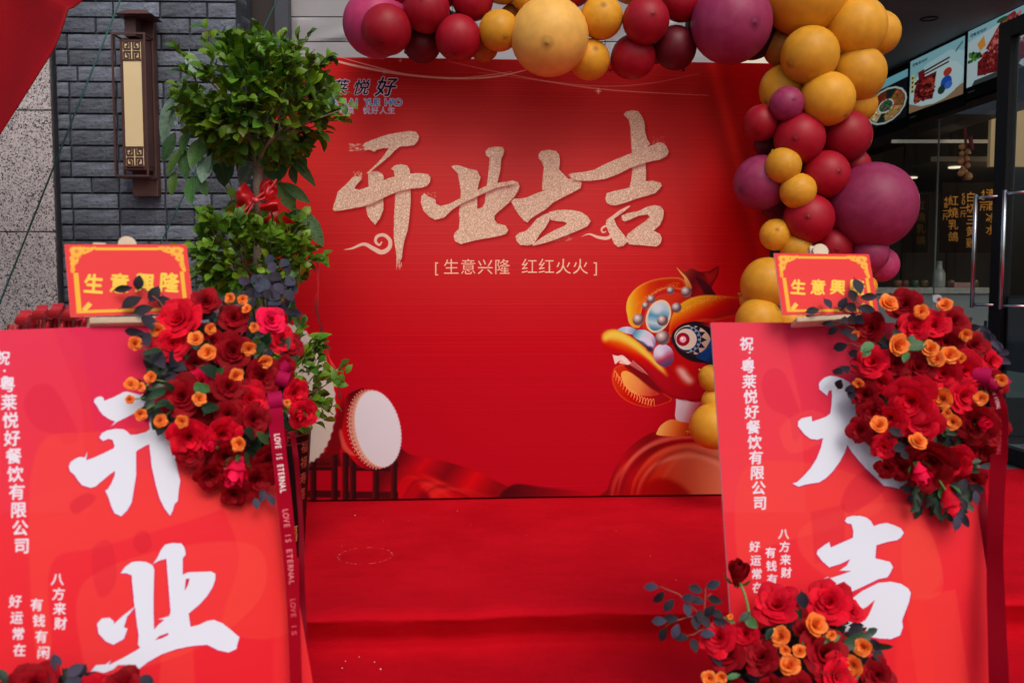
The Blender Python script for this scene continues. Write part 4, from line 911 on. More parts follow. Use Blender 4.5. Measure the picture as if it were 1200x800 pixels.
# ---- left arrangement
AL = thing('flower_arrangement', 'red and orange rose arrangement on the upper corner of the board below the wall lamp', 'flowers', onb(QL, 258, 460, .02), 'rose arrangements on the boards')
cL = (258, 452)
filler(AL, QL, (262, 445), 74, 92, 420); filler(AL, QL, (200, 455), 26, 40, 90, (.01, .04))
for x, y, r_, k, off in ((241,357,17,1,.07),(274,376,17,1,.075),(214,380,25,0,.07),(203,404,24,0,.06),(316,378,21,2,.07),(327,399,16,0,.06),(274,413,25,1,.09),(303,442,23,1,.09),(331,432,16,1,.07),
                      (236,447,17,2,.07),(216,467,25,1,.07),(266,455,24,1,.1),(291,468,20,0,.09),(342,459,18,0,.08),(352,482,18,0,.07),(267,485,19,1,.09),(294,492,20,1,.09),(222,508,29,0,.07),(258,506,25,0,.08),
                      (262,530,22,1,.07),(225,530,19,1,.05),(246,552,21,1,.05),(297,558,22,1,.05),(322,512,16,1,.05),(275,575,16,1,.04),(338,408,15,1,.05),(312,535,17,1,.045),(240,480,18,1,.06),(250,400,16,1,.05),(228,427,18,1,.05)):
    red_rose(AL, QL, x, y, r_, k, off, cen=cL)
bud(AL, QL, 277, 551, 17, 2, .08, (-.1, -.75, -.9)); bud(AL, QL, 247, 521, 9, 2, .1, (-.2, -1, .1)); bud(AL, QL, 218, 357, 6, 0, .06, (.2, -.3, .7)); bud(AL, QL, 352, 487, 9, 0, .09, (.2, -.9, -.5))
for x, y, r_ in ((185,386,10),(157,403,9),(245,385,9),(230,399,12),(244,414,11),(291,408,12),(299,384,8),(271,350,9),(284,351,8),(290,363,7),(310,423,10),(275,440,11),(233,468,11),(178,443,8.5),(154,451,8),(164,454,7),(152,468,6),(164,485,9),(187,493,10),(214,493,9),(282,520,11),(336,472,6)):
    orange(AL, QL, x, y, r_, .06 if x < 200 else .11)
for c_, ln, an, wd in (((162.4,331),18,-85,11),((144.4,338.5),23,-8,9),((154.5,354.5),28,-28,14),((181,344.5),22,-60,13),((192.4,355.5),19,80,13),((168,363.5),26,-15,12),((204,369.5),23,5,11),((174,378.5),22,60,11),((157.5,388.5),24,5,10),((170.5,398),18,70,11),((242,369),24,-10,11),((202,442),22,10,11),((187,421),26,60,13),((203,421),22,120,13),((210,430),20,20,12)):
    a, b = around(c_, ln, an); pleaf(AL, QL if c_[1] > 366 else QCL, a, b, 'plum', .05 if c_[1] > 366 else .02, wd, offb=.07 if c_[1] > 366 else .03)
stemt(AL, QL, [(212,395),(200,372),(186,352),(172,342),(163,336)], (.07,.06,.045,.035,.03), MRS); stemt(AL, QL, [(205,395),(185,375),(172,372),(160,362)], (.06,.05,.04,.03), MRS)
for pts in ([(215,425),(195,412),(172,410),(160,404)], [(222,450),(200,448),(182,445)], [(222,462),(190,470),(170,480)], [(225,470),(205,478),(190,490)], [(180,446),(165,456)], [(235,478),(222,488)], [(170,466),(155,468)]):
    stemt(AL, QL, pts, .055, MST)
for a, b, kd, wd in (((232,430),(262,444),'dgreen',16),((230,462),(242,450),'green',12),((240,485),(252,472),'dgreen',13),((195,455),(170,468),'dgreen',11),((200,470),(180,478),'dgreen',10),((205,480),(188,472),'dgreen',9),((285,505),(300,512),'dgreen',12),((190,410),(165,416),'dgreen',8),((262,430),(250,442),'green',9),((300,505),(315,520),'green',8),((205,458),(192,446),'dgreen',9)):
    pleaf(AL, QL, a, b, kd, .07 if a[0] < 225 else .115, wd, offb=.085)
# plum sprigs standing above the roses, blue-grey leaves below
for base, pts in (((310,368),[(302,345),(295,330)]),((312,368),[(310,340),(306,322)]),((314,368),[(322,345),(328,322)]),((316,370),[(332,350),(341,338)]),((318,372),[(338,362),(343,350)])):
    stemt(AL, QL, [base]+pts, .03, MG, .0014)
for i in range(52):
    x, y = rf.gauss(314, 19), rf.gauss(338, 15)
    if y > 372 or y < 305 or abs(x-314) > 32: continue
    a, b = around((x, y), rf.uniform(12, 19), rf.uniform(0, 180)); pleaf(AL, QL, a, b, rf.choice(('plum', 'blue', 'blue')), rf.uniform(.0, .04), rf.uniform(8, 12))
for c_, ln, an in (((341,398),16,60),((332,391),18,100),((307,580),18,100),((316,560),15,80),((318,585),16,60),((222,540),13,20),((300,590),14,80),((340,415),16,30),((343,425),12,80)):
    a, b = around(c_, ln, an); pleaf(AL, QL, a, b, 'blue', .04, 8)
# ---- ribbons with lettering
def ribbon_img(W, L_, items, name, base):
    w_, h_ = int(W*2600), int(L_*2600); q = (0, 3, 1, 0, 0, 0); c = Canvas(q, W, L_, 2600, base)
    def pj(a, b): h = c.Hm @ np.array([a, b, 1]); return h[:2]/h[2]
    for st, b0, sz, colr in items:
        s_ = abs(pj(sz, 0)[0]-pj(0, 0)[0])
        for i, ch in enumerate(st):
            if ch == ' ': continue
            x, y = pj(W*.5, b0 + (i+.5)*sz*.72); c.text(ch, x, y, s_, colr, off=.03, rot=90)
    return c.image(name)
def ribbon(par, q, pts, wpx, offs, im_mat, name='ribbon', twist=0, n=40):
    pp = smoothpts([(*p, o_, w_) for p, o_, w_ in zip(pts, offs, wpx)], 8, False); N_ = len(pp) - 1; b_ = MB()
    P3 = [onb(q, x, y, o_) for x, y, o_, w_ in pp]
    def fn(u, v):
        i = min(int(round((1-v)*N_)), N_); c_ = P3[i]; w_ = pp[i][3]/FPX*np.linalg.norm(c_-CAM)
        t = P3[min(i+1, N_)] - P3[max(i-1, 0)]; t /= np.linalg.norm(t); vw = (CAM-c_); vw /= np.linalg.norm(vw); s_ = np.cross(t, vw); s_ /= np.linalg.norm(s_)
        a = twist*math.sin(i*.35); s_ = s_*math.cos(a) + vw*math.sin(a)
        if s_[0] < 0 and abs(s_[0]) > .2: s_ = -s_
        return c_ + s_*w_*(u-.5) + vw*.002*math.sin(i*.9)
    b_.grid(fn, 4, N_); return b_.build(name, im_mat, par, smooth=True)
SIL = (226, 214, 214)
im = ribbon_img(.026, .62, (('LOVE IS ETERNAL', .075, .0145, SIL), ('LOVE IS ETERNAL', .265, .0145, (206, 110, 120)), ('LOVE IS', .45, .0145, (190, 70, 84))), 'ribbon_print', lg((520, 330), (620, 560), (150, 14, 66), (150, 6, 34), (140, 4, 22)))
def satin(name, im=None, col_=(.3, .003, .03)):
    if im: m = printmat(name, im, .7, .02, gain=1.05)
    else: m = mat(name, col_, .6, .1, 5, spec=.06)
    return m
MRIB = satin('magenta_satin', None, (.36, .004, .06)); MRED = satin('dark_red_satin', None, (.20, .002, .012))
ribbon(AL, QL, [(322,478),(326,520),(331,565),(337,620),(342,680),(345,740),(348,830)], [17,16,16,15.5,14,13,12], [.1,.085,.07,.06,.05,.05,.05], satin('lettered_ribbon', im), 'ribbon')
ribbon(AL, QL, [(342,505),(346,530),(350,570),(353,620),(354,690),(357,760),(362,830)], [7,6,6,6,7,8,8], [.05,.03,.0,-.02,-.03,-.03,-.03], MRED, 'ribbon_tail', .5)
def bowloop(par, q, c_, wpx, hpx, off, m, name='ribbon_loop', rot=0):
    p = onb(q, *c_, off); s_ = np.linalg.norm(p-CAM)/FPX; b_ = MB(); vw = (CAM-p)/np.linalg.norm(CAM-p); rt = np.cross(vw, (0, 0, 1)); rt = -rt/np.linalg.norm(rt); up = np.array([0, 0, 1.])
    cr_o, si_o = math.cos(R(rot)), math.sin(R(rot)); r2 = rt*cr_o+up*si_o; u2 = -rt*si_o+up*cr_o
    def fn(u, v):
        a = math.pi*(1.25*v-.12); return p + r2*(u-.5)*wpx*s_ + u2*math.cos(a)*hpx*s_*.5 + vw*math.sin(a)*hpx*s_*.55
    b_.grid(fn, 4, 10); return b_.build(name, m, par, smooth=True)
for c_, w_, h_, ro in (((323,470),16,22,8),((331,444),14,18,-20),((334,430),11,14,40)): bowloop(AL, QL, c_, w_, h_, .09, MRIB, rot=ro)
# ---- right arrangement
AR = thing('flower_arrangement', 'red and orange rose arrangement on the upper corner of the board by the shop door', 'flowers', onb(QR, 1080, 460, .02), 'rose arrangements on the boards')
cR = (1080, 450)
filler(AR, QR, (1085, 455), 66, 84, 420, (.01, .06)); filler(AR, QR, (1100, 560), 34, 40, 110, (.01, .05))
for x, y, r_, k, off in ((1062,360,18,1,.07),(1025,386,19,1,.07),(1072,385,19,0,.09),(1093,384,19,0,.09),(1114,379,16,1,.08),(1108,402,19,1,.08),(1138,408,20,1,.08),(1024,427,24,0,.08),(1034,447,18,0,.08),
                      (1050,427,19,1,.09),(1074,433,18,1,.09),(1106,437,21,0,.1),(1127,434,22,0,.1),(1156,424,15,0,.06),(1124,464,22,0,.1),(1017,464,19,1,.07),(1071,467,33,0,.12),(1047,488,22,0,.1),(1079,494,22,0,.1),
                      (1026,484,16,1,.08),(1142,492,24,1,.08),(1156,500,20,1,.06),(1009,504,15,1,.06),(1036,522,16,0,.07),(1060,545,18,1,.06),(1095,534,26,1,.09),(1117,534,21,0,.08),(1140,560,14,1,.04),(1080,560,16,1,.05),(1160,450,16,1,.05),(1150,525,18,1,.04),(1040,545,13,1,.05)):
    red_rose(AR, QR, x, y, r_, k, off, cen=cR)
bud(AR, QR, 1079, 554, 13, 2, .09, (.05, -.8, -.8)); bud(AR, QR, 1113, 586, 16, 0, .05, (.12, -.35, -1)); bud(AR, QR, 1152, 496, 9, 2, .1, (.1, -.9, .1)); bud(AR, QR, 1100, 353, 5, 0, .09, (0, -.1, 1))
for x, y, r_ in ((1039,358,13),(1079,366,11),(1108,359,11),(1003,392,7),(1049,404,14),(1089,410,12),(1098,422,11),(1112,417,14),(1131,391,9),(1007,449,9),(1107,466,13),(1150,467,8),(1110,484,7),(1117,494,12),(1174,445,9),(1029,499,12),(1074,520,12),(1126,421,8)):
    orange(AR, QR, x, y, r_, .07 if x < 1010 else .12)
for c_, ln, an, wd in (((1005,336),20,70,11),((999,347),16,75,8),((1018,348),21,-5,9),((970,356),15,55,8),((988,356.5),18,-65,10),((998,360),15,40,10),((1016,363),23,15,11),((952,364.5),17,-10,9),((986,375),15,40,10),((997,373),13,70,9),((1007,375),14,30,9),((972,380),18,5,8),((977,387.5),16,-30,8),((991,390),15,50,10),((985,406),18,-15,11),((1001.5,415),15,20,9),((1004,426),13,80,9),((982,436),13,20,9),((990,433),11,60,8),((984,450),12,-70,9),((996,456),10,30,8),((998,463),12,90,6),((1131,378),22,-35,10),((1141,384),18,-10,9)):
    a, b = around(c_, ln, an); pleaf(AR, QCR if c_[1] < 366 and c_[0] < 1022 else QR, a, b, 'plum', .02 if c_[1] < 366 else .05, wd, offb=.03 if c_[1] < 366 else .07)
for i in range(34):
    x, y = rf.uniform(1148, 1178), 0; y = 388 + (x-1148)*1.0 + rf.uniform(-9, 9); a, b = around((x, y), rf.uniform(13, 20), rf.uniform(10, 70)); pleaf(AR, QR, a, b, 'blue', rf.uniform(0, .04), rf.uniform(6, 9))
for pts in ([(1020,400),(1000,384),(988,380),(972,376)], [(1010,372),(1004,355),(1003,342)], [(1010,374),(992,365),(975,360)], [(1015,440),(1000,436),(985,432)], [(1012,410),(998,402),(990,404)]): stemt(AR, QR, pts, .045, MRS)
stemt(AR, QCR, [(1014,376),(1008,358),(1004,342)], .022, MRS); stemt(AR, QCR, [(1012,372),(996,364),(978,360)], .022, MRS)
stemt(AR, QR, [(1098,358),(1096,352),(1093,346)], .09, M['foam'], .0008)
b_ = MB(); pc_ = onb(QR, 1098.5, 350, .095); vw_ = (CAM-pc_)/np.linalg.norm(CAM-pc_); b_.tube([pc_, pc_+vw_*.002], .0105, 14); b_.build('round_tag', mat('pale_grey_tag', (.4, .44, .47), .4), AR)
stemt(AR, QR, [(1098,558),(1103,566),(1108,574)], .07, MST, .0025)
for a, b, kd, wd in (((1062,410),(1087,402),'green',14),((1066,406),(1069,392),'green',11),((1064,412),(1059,425),'green',9),((1058,398),(1046,386),'dgreen',12),((1024,402),(1008,412),'green',12),((1020,408),(1010,418),'green',9),((1120,522),(1141,537),'dgreen',8),((1122,545),(1150,552),'dgreen',9),((1118,535),(1146,548),'dgreen',8),((1045,500),(1040,512),'green',6),((1102,500),(1108,512),'green',6)):
    pleaf(AR, QR, a, b, kd, .12 if a[1] < 500 else .06, wd, offb=.12 if a[1] < 500 else .05)
for c_, ln, an, wd in (((1050,506),20,20,10),((1086,504),20,70,12),((1054,524),16,-20,11),((1060,533),13,50,9),((1126,572),26,-60,12),((1118,590),16,60,8),((1145,572),20,20,11),((1143,583),18,85,8),((1129,590),18,60,8),((1121,612),20,-80,9),((1131,609),20,65,9),((1126,600),16,80,8),((1108,594),14,40,8),((1000,395),12,0,8)):
    a, b = around(c_, ln, an); pleaf(AR, QR, a, b, 'plum' if c_[0] < 1100 else rf.choice(('plum', 'blue')), .06 if c_[1] > 560 else .1, wd)
for c_, w_, h_, ro in (((1150,441),17,20,-8),((1163,450),12,12,-30),((1175,448),9,14,-50)): bowloop(AR, QR, c_, w_, h_, .1, MRIB, rot=ro)
im = ribbon_img(.034, .8, (('LOVE IS ETERNAL', .03, .011, (226, 180, 190)), ('LOVE IS ETERNAL', .18, .011, (196, 60, 74))), 'ribbon_print_right', (118, 3, 20))
ribbon(AR, QR, [(1158,448),(1170,475),(1171,520),(1168,580),(1166,650),(1168,730),(1172,830)], [6,15,16,15,15,17,18], [.09,.08,.06,.05,.06,.07,.08], satin('lettered_ribbon_right', im), 'ribbon', .25)
ribbon(AR, QR, [(1150,560),(1152,600),(1155,660),(1158,740),(1163,830)], [6,9,10,12,12], [-.03,-.04,-.04,-.04,-.04], MRED, 'ribbon_tail', .6)
# ---- lower right arrangement
A3 = thing('flower_arrangement', 'rose arrangement with a plum leaf spray at the foot of the board by the balloons', 'flowers', onb(QR, 930, 790, .02), 'rose arrangements on the boards')
filler(A3, QR, (935, 800), 90, 42, 330, (.03, .1)); filler(A3, QR, (955, 750), 70, 26, 90, (.03, .08))
c3 = (930, 800)
for x, y, r_, k, off in ((911,714,29,0,.11),(972,708,24,0,.09),(995,718,15,0,.09),(845,748,23,0,.13),(876,744,21,0,.13),(855,770,20,1,.13),(894,772,20,1,.15),(962,768,26,1,.15),(975,792,24,0,.16),(1026,790,22,1,.13),(935,812,26,1,.16),(905,805,18,1,.15),(1005,820,20,1,.15),(870,815,18,1,.14),(940,740,14,1,.1)):
    red_rose(A3, QR, x, y, r_, k, off, cen=c3)
bud(A3, QR, 865, 672, 16, 1, .12, (-.02, -.45, 1)); stemt(A3, QR, [(866,680),(872,694),(876,708),(878,722),(888,740)], .12, MST, .003)
for x, y, r_ in ((953,731,14),(917,746,14),(920,761,8),(937,763,9),(926,781,14),(1012,758,12),(1002,778,13),(856,723,5),(831,794,10),(846,792,8),(975,745,8)): orange(A3, QR, x, y, r_, .16)
for i, (x, y, an) in enumerate(((88,180,0),(120,220,-45),(165,257,-50),(123,328,0),(175,315,5),(142,385,-65),(195,370,-70),(218,400,5),(275,435,75),(245,280,80),(283,335,80),(283,187,20),(360,167,-20),(368,235,20),(290,240,15),(255,228,0),(345,285,-50),(325,330,60),(335,385,0),(378,300,40),(300,310,90),(390,330,20),(405,345,60))):
    a, b = around((740+x/3.75, 640+y/3.75), 18, an); pleaf(A3, QR, a, b, 'plum' if i % 3 else 'blue', .13, 10, offb=.14)
for pts in ([(125,175),(165,192),(210,210),(262,258),(305,305),(350,345)], [(325,180),(325,230),(318,300),(330,350)], [(240,393),(275,385),(315,360),(350,345),(380,380)], [(150,350),(185,330),(240,312),(300,300)], [(350,205),(330,230)]):
    stemt(A3, QR, c4(pts, 740, 640, 3.75), .128, MRS, .0013)
for a, b, kd, wd in (((985,758),(1022,742),'dgreen',20),((958,752),(985,744),'green',13),((872,722),(888,735),'green',14),((866,728),(880,716),'dgreen',9),((848,722),(862,730),'green',6),((850,795),(868,790),'green',8),((940,748),(946,762),'green',8),((995,795),(1008,790),'green',7),((906,735),(898,750),'dgreen',10)):
    pleaf(A3, QR, a, b, kd, .15, wd)
for c_, ln, an, wd in (((941,703),22,80,14),((845,773),22,10,16),((1029,768),18,30,14),((1025,755),16,60,12),((1002,738),20,-20,12),((884,790),22,0,14)): a, b = around(c_, ln, an); pleaf(A3, QR, a, b, 'plum', .13, wd)
# ---- lower left arrangement (only its top shows)
A4 = thing('flower_arrangement', 'dark rose arrangement peeking up at the bottom left corner of the left board', 'flowers', onb(QL, 80, 810, .02), 'rose arrangements on the boards')
filler(A4, QL, (70, 840), 90, 44, 200, (.03, .1))
for x, y, r_, k in ((45,805,24,1),(108,812,22,0),(145,806,19,1),(15,815,22,1),(75,830,24,1),(128,835,22,1)): red_rose(A4, QR if False else QL, x, y, r_, k, .13, cen=(80, 850))
for c_, ln, an, wd, kd in (((65,776),22,75,12,'blue'),((88,785),26,-35,15,'blue'),((86,797),22,-10,12,'blue'),((172,797),20,30,12,'plum'),((3,792),20,60,12,'dgreen'),((60,800),20,20,12,'plum'),((160,812),22,70,12,'plum')):
    a, b = around(c_, ln, an); pleaf(A4, QL, a, b, kd, .14, wd)
for x, y, r_ in ((92,812,10),(30,822,10)): orange(A4, QL, x, y, r_, .17)

# ================================================================== BALLOON GARLAND
def balloon_mesh(name, m):
    b_ = MB(); n = 22; prof = [(0, -1.0)]
    for i in range(1, n):
        a = math.pi*i/n; z = -math.cos(a); r_ = math.sin(a)
        if z < 0: r_ *= 1 - .10*(-z)**2
        prof.append((r_, z*(1.06 if z < 0 else 1.0)))
    prof += [(.04, 1.001), (.025, 1.012), (.0, 1.014)]
    b_.lathe(prof, (0, 0, 0), 32)
    b_.lathe([(.02, -1.03), (.05, -1.08), (.045, -1.12), (.10, -1.2), (.0, -1.17)], (0, 0, 0), 12)
    return b_.mesh(name, m, smooth=True)
def balloon_mat(name, col_, rnd=.1, bloom=.0):
    m = mat(name, col_, .46, .10, 3, .03, 9, spec=.30, rnd=rnd, trans=.05); t = m.node_tree; b = t.nodes['Principled BSDF']; L = t.links.new
    src = b.inputs['Base Color'].links[0].from_socket
    tc = t.nodes.new('ShaderNodeTexCoord'); sx = t.nodes.new('ShaderNodeSeparateXYZ'); L(tc.outputs['Object'], sx.inputs[0])
    mr = t.nodes.new('ShaderNodeMapRange'); mr.inputs[1].default_value = .975; mr.inputs[2].default_value = 1.01; L(sx.outputs[2], mr.inputs[0])
    mx = t.nodes.new('ShaderNodeMix'); mx.data_type = 'RGBA'; L(mr.outputs[0], mx.inputs[0]); L(src, mx.inputs[6]); mx.inputs[7].default_value = (*[c*.5 for c in col_], 1)
    out = mx.outputs[2]
    if bloom:                             # powdery streaks of latex dust
        nz = t.nodes.new('ShaderNodeTexNoise'); nz.inputs['Scale'].default_value = 2.4; nz.inputs['Detail'].default_value = 6; nz.inputs['Distortion'].default_value = 1.2; L(tc.outputs['Object'], nz.inputs['Vector'])
        m3 = t.nodes.new('ShaderNodeMapRange'); m3.inputs[1].default_value = .4; m3.inputs[2].default_value = .75; m3.inputs[4].default_value = bloom; L(nz.outputs['Fac'], m3.inputs[0])
        m4 = t.nodes.new('ShaderNodeMix'); m4.data_type = 'RGBA'; L(m3.outputs[0], m4.inputs[0]); L(out, m4.inputs[6]); m4.inputs[7].default_value = (*[min(1, c*1.5+.10) for c in col_], 1); out = m4.outputs[2]
    L(out, b.inputs['Base Color']); return m
BC = dict(r=(.34, .003, .016), m=(.27, .022, .085), y=(.68, .32, .022), Y=(.78, .43, .09), d=(.12, .004, .012), k=(.03, .006, .012), p=(.42, .03, .12), g=(.40, .16, .02))  # darkest tones are shaded copies for balloons tucked behind
BN = dict(r='red', m='mauve', y='mustard', Y='pale mustard', d='shaded red', k='near black', p='pink mauve', g='shaded mustard')
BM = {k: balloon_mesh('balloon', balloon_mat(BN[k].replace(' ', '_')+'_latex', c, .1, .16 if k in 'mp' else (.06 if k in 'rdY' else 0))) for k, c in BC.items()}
bal = [(441,28,37,'p',.05),(453,35,28,'r',-.1),(500,11,26,'r',-.06),(495,52,21,'d',.1),(537,45,26,'r',-.05),(554,0,23,'r',0),(458,-6,17,'r',0),(585,36,23,'y',-.06),(644,43,44,'Y',-.08),(617,-4,17,'y',0),(567,56,16,'g',.12),(705,21,24,'y',-.03),(691,70,23,'y',.03),
       (757,24,26,'r',-.08),(799,1,23,'r',0),(742,67,25,'r',.06),(791,56,24,'d',.06),(857,27,44,'m',-.08),(881,42,26,'k',.14),(944,-9,46,'y',-.02),(1003,32,32,'y',-.06),(1029,39,23,'y',.04),(949,65,31,'y',-.12),(1006,86,29,'y',-.04),(917,56,21,'g',.12),
       (919,105,27,'y',.06),(970,116,29,'y',-.14),(1006,122,20,'y',.03),(922,122,19,'m',-.14),(892,144,20,'r',-.04),(937,162,28,'r',-.1),(991,159,28,'r',-.02),(897,170,13,'d',.1),(892,214,31,'m',.02),(918,194,20,'y',-.14),(935,224,20,'y',-.15),
       (968,204,26,'r',-.09),(1003,193,16,'r',.05),(1023,241,47,'m',-.04),(948,256,28,'r',-.09),(909,275,18,'y',-.05),(933,291,18,'y',-.06),(976,289,22,'r',0),(1020,297,20,'m',-.04),(1033,310,19,'p',.05),(899,331,29,'y',-.04),(885,350,18,'y',.04),(889,375,26,'y',-.08),(924,376,20,'y',0),(1015,335,12,'y',0),
       (835,443,16,'y',.05),(836,470,14,'y',.05),(836,499,27,'y',-.03),(860,420,22,'y',0),(862,468,24,'y',.05),(884,440,22,'y',0),(866,530,20,'y',.02),
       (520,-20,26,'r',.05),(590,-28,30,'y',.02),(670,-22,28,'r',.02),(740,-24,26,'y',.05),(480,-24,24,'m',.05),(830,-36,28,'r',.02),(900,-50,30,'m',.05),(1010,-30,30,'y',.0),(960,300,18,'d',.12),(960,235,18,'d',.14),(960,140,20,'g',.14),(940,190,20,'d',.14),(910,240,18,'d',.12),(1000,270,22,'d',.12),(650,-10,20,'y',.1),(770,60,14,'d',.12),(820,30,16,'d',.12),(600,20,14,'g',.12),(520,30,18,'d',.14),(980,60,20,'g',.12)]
gar = thing('balloon_garland', 'balloon garland of red, mauve and mustard balloons over the printed backdrop', 'balloons', (.9, 4.15, 1.2))
rg2 = random.Random(8)
NOZ = {(453,35): (-.12,-.75,-.66), (500,11): (-.1,-.95,.15), (644,43): (-.1,-.93,-.4), (705,21): (0,-.9,.3), (857,27): (.35,-.9,-.25), (757,24): (.15,-.97,.0), (937,162): (-.45,-.85,-.15), (968,204): (.2,-.97,.0), (948,256): (-.35,-.9,0), (892,214): (-.85,-.4,-.3), (1023,241): (.85,-.2,0), (922,122): (.1,-.98,.1), (585,36): (.3,-.8,-.5), (691,70): (.2,-.9,.3)}
for px, py, r_, k, dy in bal:
    Y = 4.12 + dy*.8; p = P(px, py, Y); R_ = r_/FPX*np.linalg.norm(p-CAM)*.985
    if p[1] + R_ > 4.40 + .0612*p[0] - .01 and QB[0] < p[0] < QB[0]+WB+.05 and p[2] < 2.2:
        Y = 4.38 + .0612*p[0] - R_; p = P(px, py, Y); R_ = r_/FPX*np.linalg.norm(p-CAM)*.985
    dv = NOZ.get((px, py)) or (rg2.uniform(-1, 1), rg2.uniform(-.75, .0), rg2.uniform(-1, 1))
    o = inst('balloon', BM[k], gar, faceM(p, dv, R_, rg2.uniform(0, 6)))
# garland strip that ties them and its hook-up
b_ = MB(); b_.tube([P(x, y, 4.26) for x, y in ((440,0),(560,20),(700,20),(830,20),(945,20),(985,90),(960,180),(970,250),(930,330),(890,400),(850,480))], .006, 5); b_.build('garland_strip', mat('clear_strip', (.5, .5, .5), .3), gar, smooth=True)

# ================================================================== WALL LAMP
YL = YB - .01
lt_ = thing('wall_lamp', 'long bronze lantern wall lamp with a cream panel on the brick wall', 'wall lamp', P(166, 220, YL))
def rp(x0, y0, x1, y1, Y):               # rectangle on a frontal plane -> metric x0,x1,z0,z1
    a, b = P(x0, (y0+y1)/2, Y), P(x1, (y0+y1)/2, Y); t_, u_ = P((x0+x1)/2, y0, Y), P((x0+x1)/2, y1, Y); return a[0], b[0], u_[2], t_[2]
def pbox(x0, y0, x1, y1, Y, d, name=None, m=None, par=None, bevel=0):
    xa, xb, za, zb = rp(x0, y0, x1, y1, Y); b_ = MB(); b_.box((xa, Y, za), (xb, Y+d, zb)); return b_.build(name, m, par, bevel=bevel) if name else b_
BZ = M['bronze']
xa, xb, za, zb = rp(152, 20, 182, 230, 4.66)
b_ = MB(); b_.box((xa, 4.665, za), (xb, YL+.0, zb)); b_.build('back_plate', BZ, lt_, bevel=.003)
cx0, cx1, cz0, cz1 = rp(132, 38, 172, 207, 4.55)
b_ = MB()
xa, xb, za, zb = rp(138, 10, 176, 14, 4.54); z1 = zb
b_.add([(xa-.012, 4.52, z1-.03), (xb+.012, 4.52, z1-.03), (xb+.01, 4.68, z1-.03), (xa-.01, 4.68, z1-.03), (xa+.03, 4.56, z1), (xb-.03, 4.56, z1), (xb-.03, 4.68, z1), (xa+.03, 4.68, z1)], [(0,3,2,1),(4,5,6,7),(0,1,5,4),(1,2,6,5),(2,3,7,6),(3,0,4,7)])
b_.build('hood', BZ, lt_, bevel=.002)
b_ = MB(); b_.box(((cx0+cx1)/2-.028, 4.58, cz1-.01), ((cx0+cx1)/2+.028, 4.662, z1-.031)); b_.build('hood_stem', BZ, lt_)
b_ = MB(); w_ = .009; yf, yb_ = 4.55, 4.663
def bar(ax, bx, ay, by, az, bz): b_.box((ax, ay, az), (bx, by, bz))
for x in (cx0, cx1-w_):
    for y in (yf, yb_-w_): bar(x, x+w_, y, y+w_, cz0+w_, cz1-w_)
for z in (cz0, cz1-w_):
    for y in (yf, yb_-w_): bar(cx0, cx1, y, y+w_, z, z+w_)
    for x in (cx0, cx1-w_): bar(x+.0005, x+w_-.0005, yf+w_, yb_-w_, z+.0005, z+w_-.0005)
b_.build('cage', BZ, lt_)
ix0, ix1, iz0, iz1 = rp(142, 46, 171, 199, 4.575)
b_ = MB(); b_.box((ix0, 4.575, iz0), (ix1, 4.658, iz1)); b_.build('lantern_box', BZ, lt_, bevel=.002)
px0, px1, pz0, pz1 = rp(146, 48, 167, 195, 4.574)
b_ = MB(); b_.box((px0, 4.571, pz0), (px1, 4.5745, pz1)); b_.build('cream_panel', M['cream'], lt_)
side = MB(); side.box((ix1, 4.585, iz0+.02), (ix1+.003, 4.65, iz1-.02)); side.build('side_panel', BZ, lt_)
def fret(zc):
    b_ = MB(); W_ = px1-px0; cx_ = (px0+px1)/2; t = W_*.085; y0_, y1_ = 4.567, 4.5705
    def hb(x0, x1, z): b_.box((cx_+x0*W_/2, y0_, zc+z*W_/2-t/2), (cx_+x1*W_/2, y1_, zc+z*W_/2+t/2))
    def vb(x, z0, z1): b_.box((cx_+x*W_/2-t/2, y0_+.0006, zc+z0*W_/2), (cx_+x*W_/2+t/2, y1_+.0004-.0008, zc+z1*W_/2))
    for s_ in (-1, 1):
        for q_ in (-1, 1):
            def H(x0, x1, z): hb(min(s_*x0, s_*x1), max(s_*x0, s_*x1), q_*z)
            def V(x, z0, z1): vb(s_*x, min(q_*z0, q_*z1), max(q_*z0, q_*z1))
            V(.16, .08, .9); H(.08, .9, .16); V(.86, .16, .86); H(.40, .86, .88); V(.40, .42, .88); H(.40, .64, .44)
    hb(-1, 1, 1.04); hb(-1, 1, -1.04); vb(0, -1, 1) if False else None
    return b_
fz = (px1-px0)/2
for zc in (pz1 - fz*1.06, pz0 + fz*1.06): fret(zc).build('fretwork', BZ, lt_)

# ================================================================== CORDS, CLOTH
for pts, lab in (([P(146, -14, 3.9), P(141, 0, 3.88), P(70, 178, 3.6), P(-30, 430, 3.3)], 'thin green cord slanting down across the wall lamp and granite wall'),
                 ([P(330, -10, 4.3), P(325, 0, 4.3), P(258, 140, 4.28), P(178, 306, 4.2), P(130, 400, 4.1)], 'thin green cord slanting down through the clipped tree to behind the small card')):
    b_ = MB(); pp = smoothpts([tuple(p) for p in pts], 12, False); b_.tube(pp, .0035, 6)
    tag(b_.build('guy_cord', M['rope'], smooth=True), lab, 'cord', 'green guy cords')
MC = mat('red_tent_cloth', (.26, .002, .006), .6, .12, 4, .15, 60, spec=.12, trans=.06)
edge_px = smoothpts([(150, -50), (118, -16), (98, -1), (86, 8), (79, 12), (74, 28), (63, 56), (42, 90), (0, 156), (-60, 250), (-110, 330)], 8, False)
b_ = MB(); NE = len(edge_px)-1
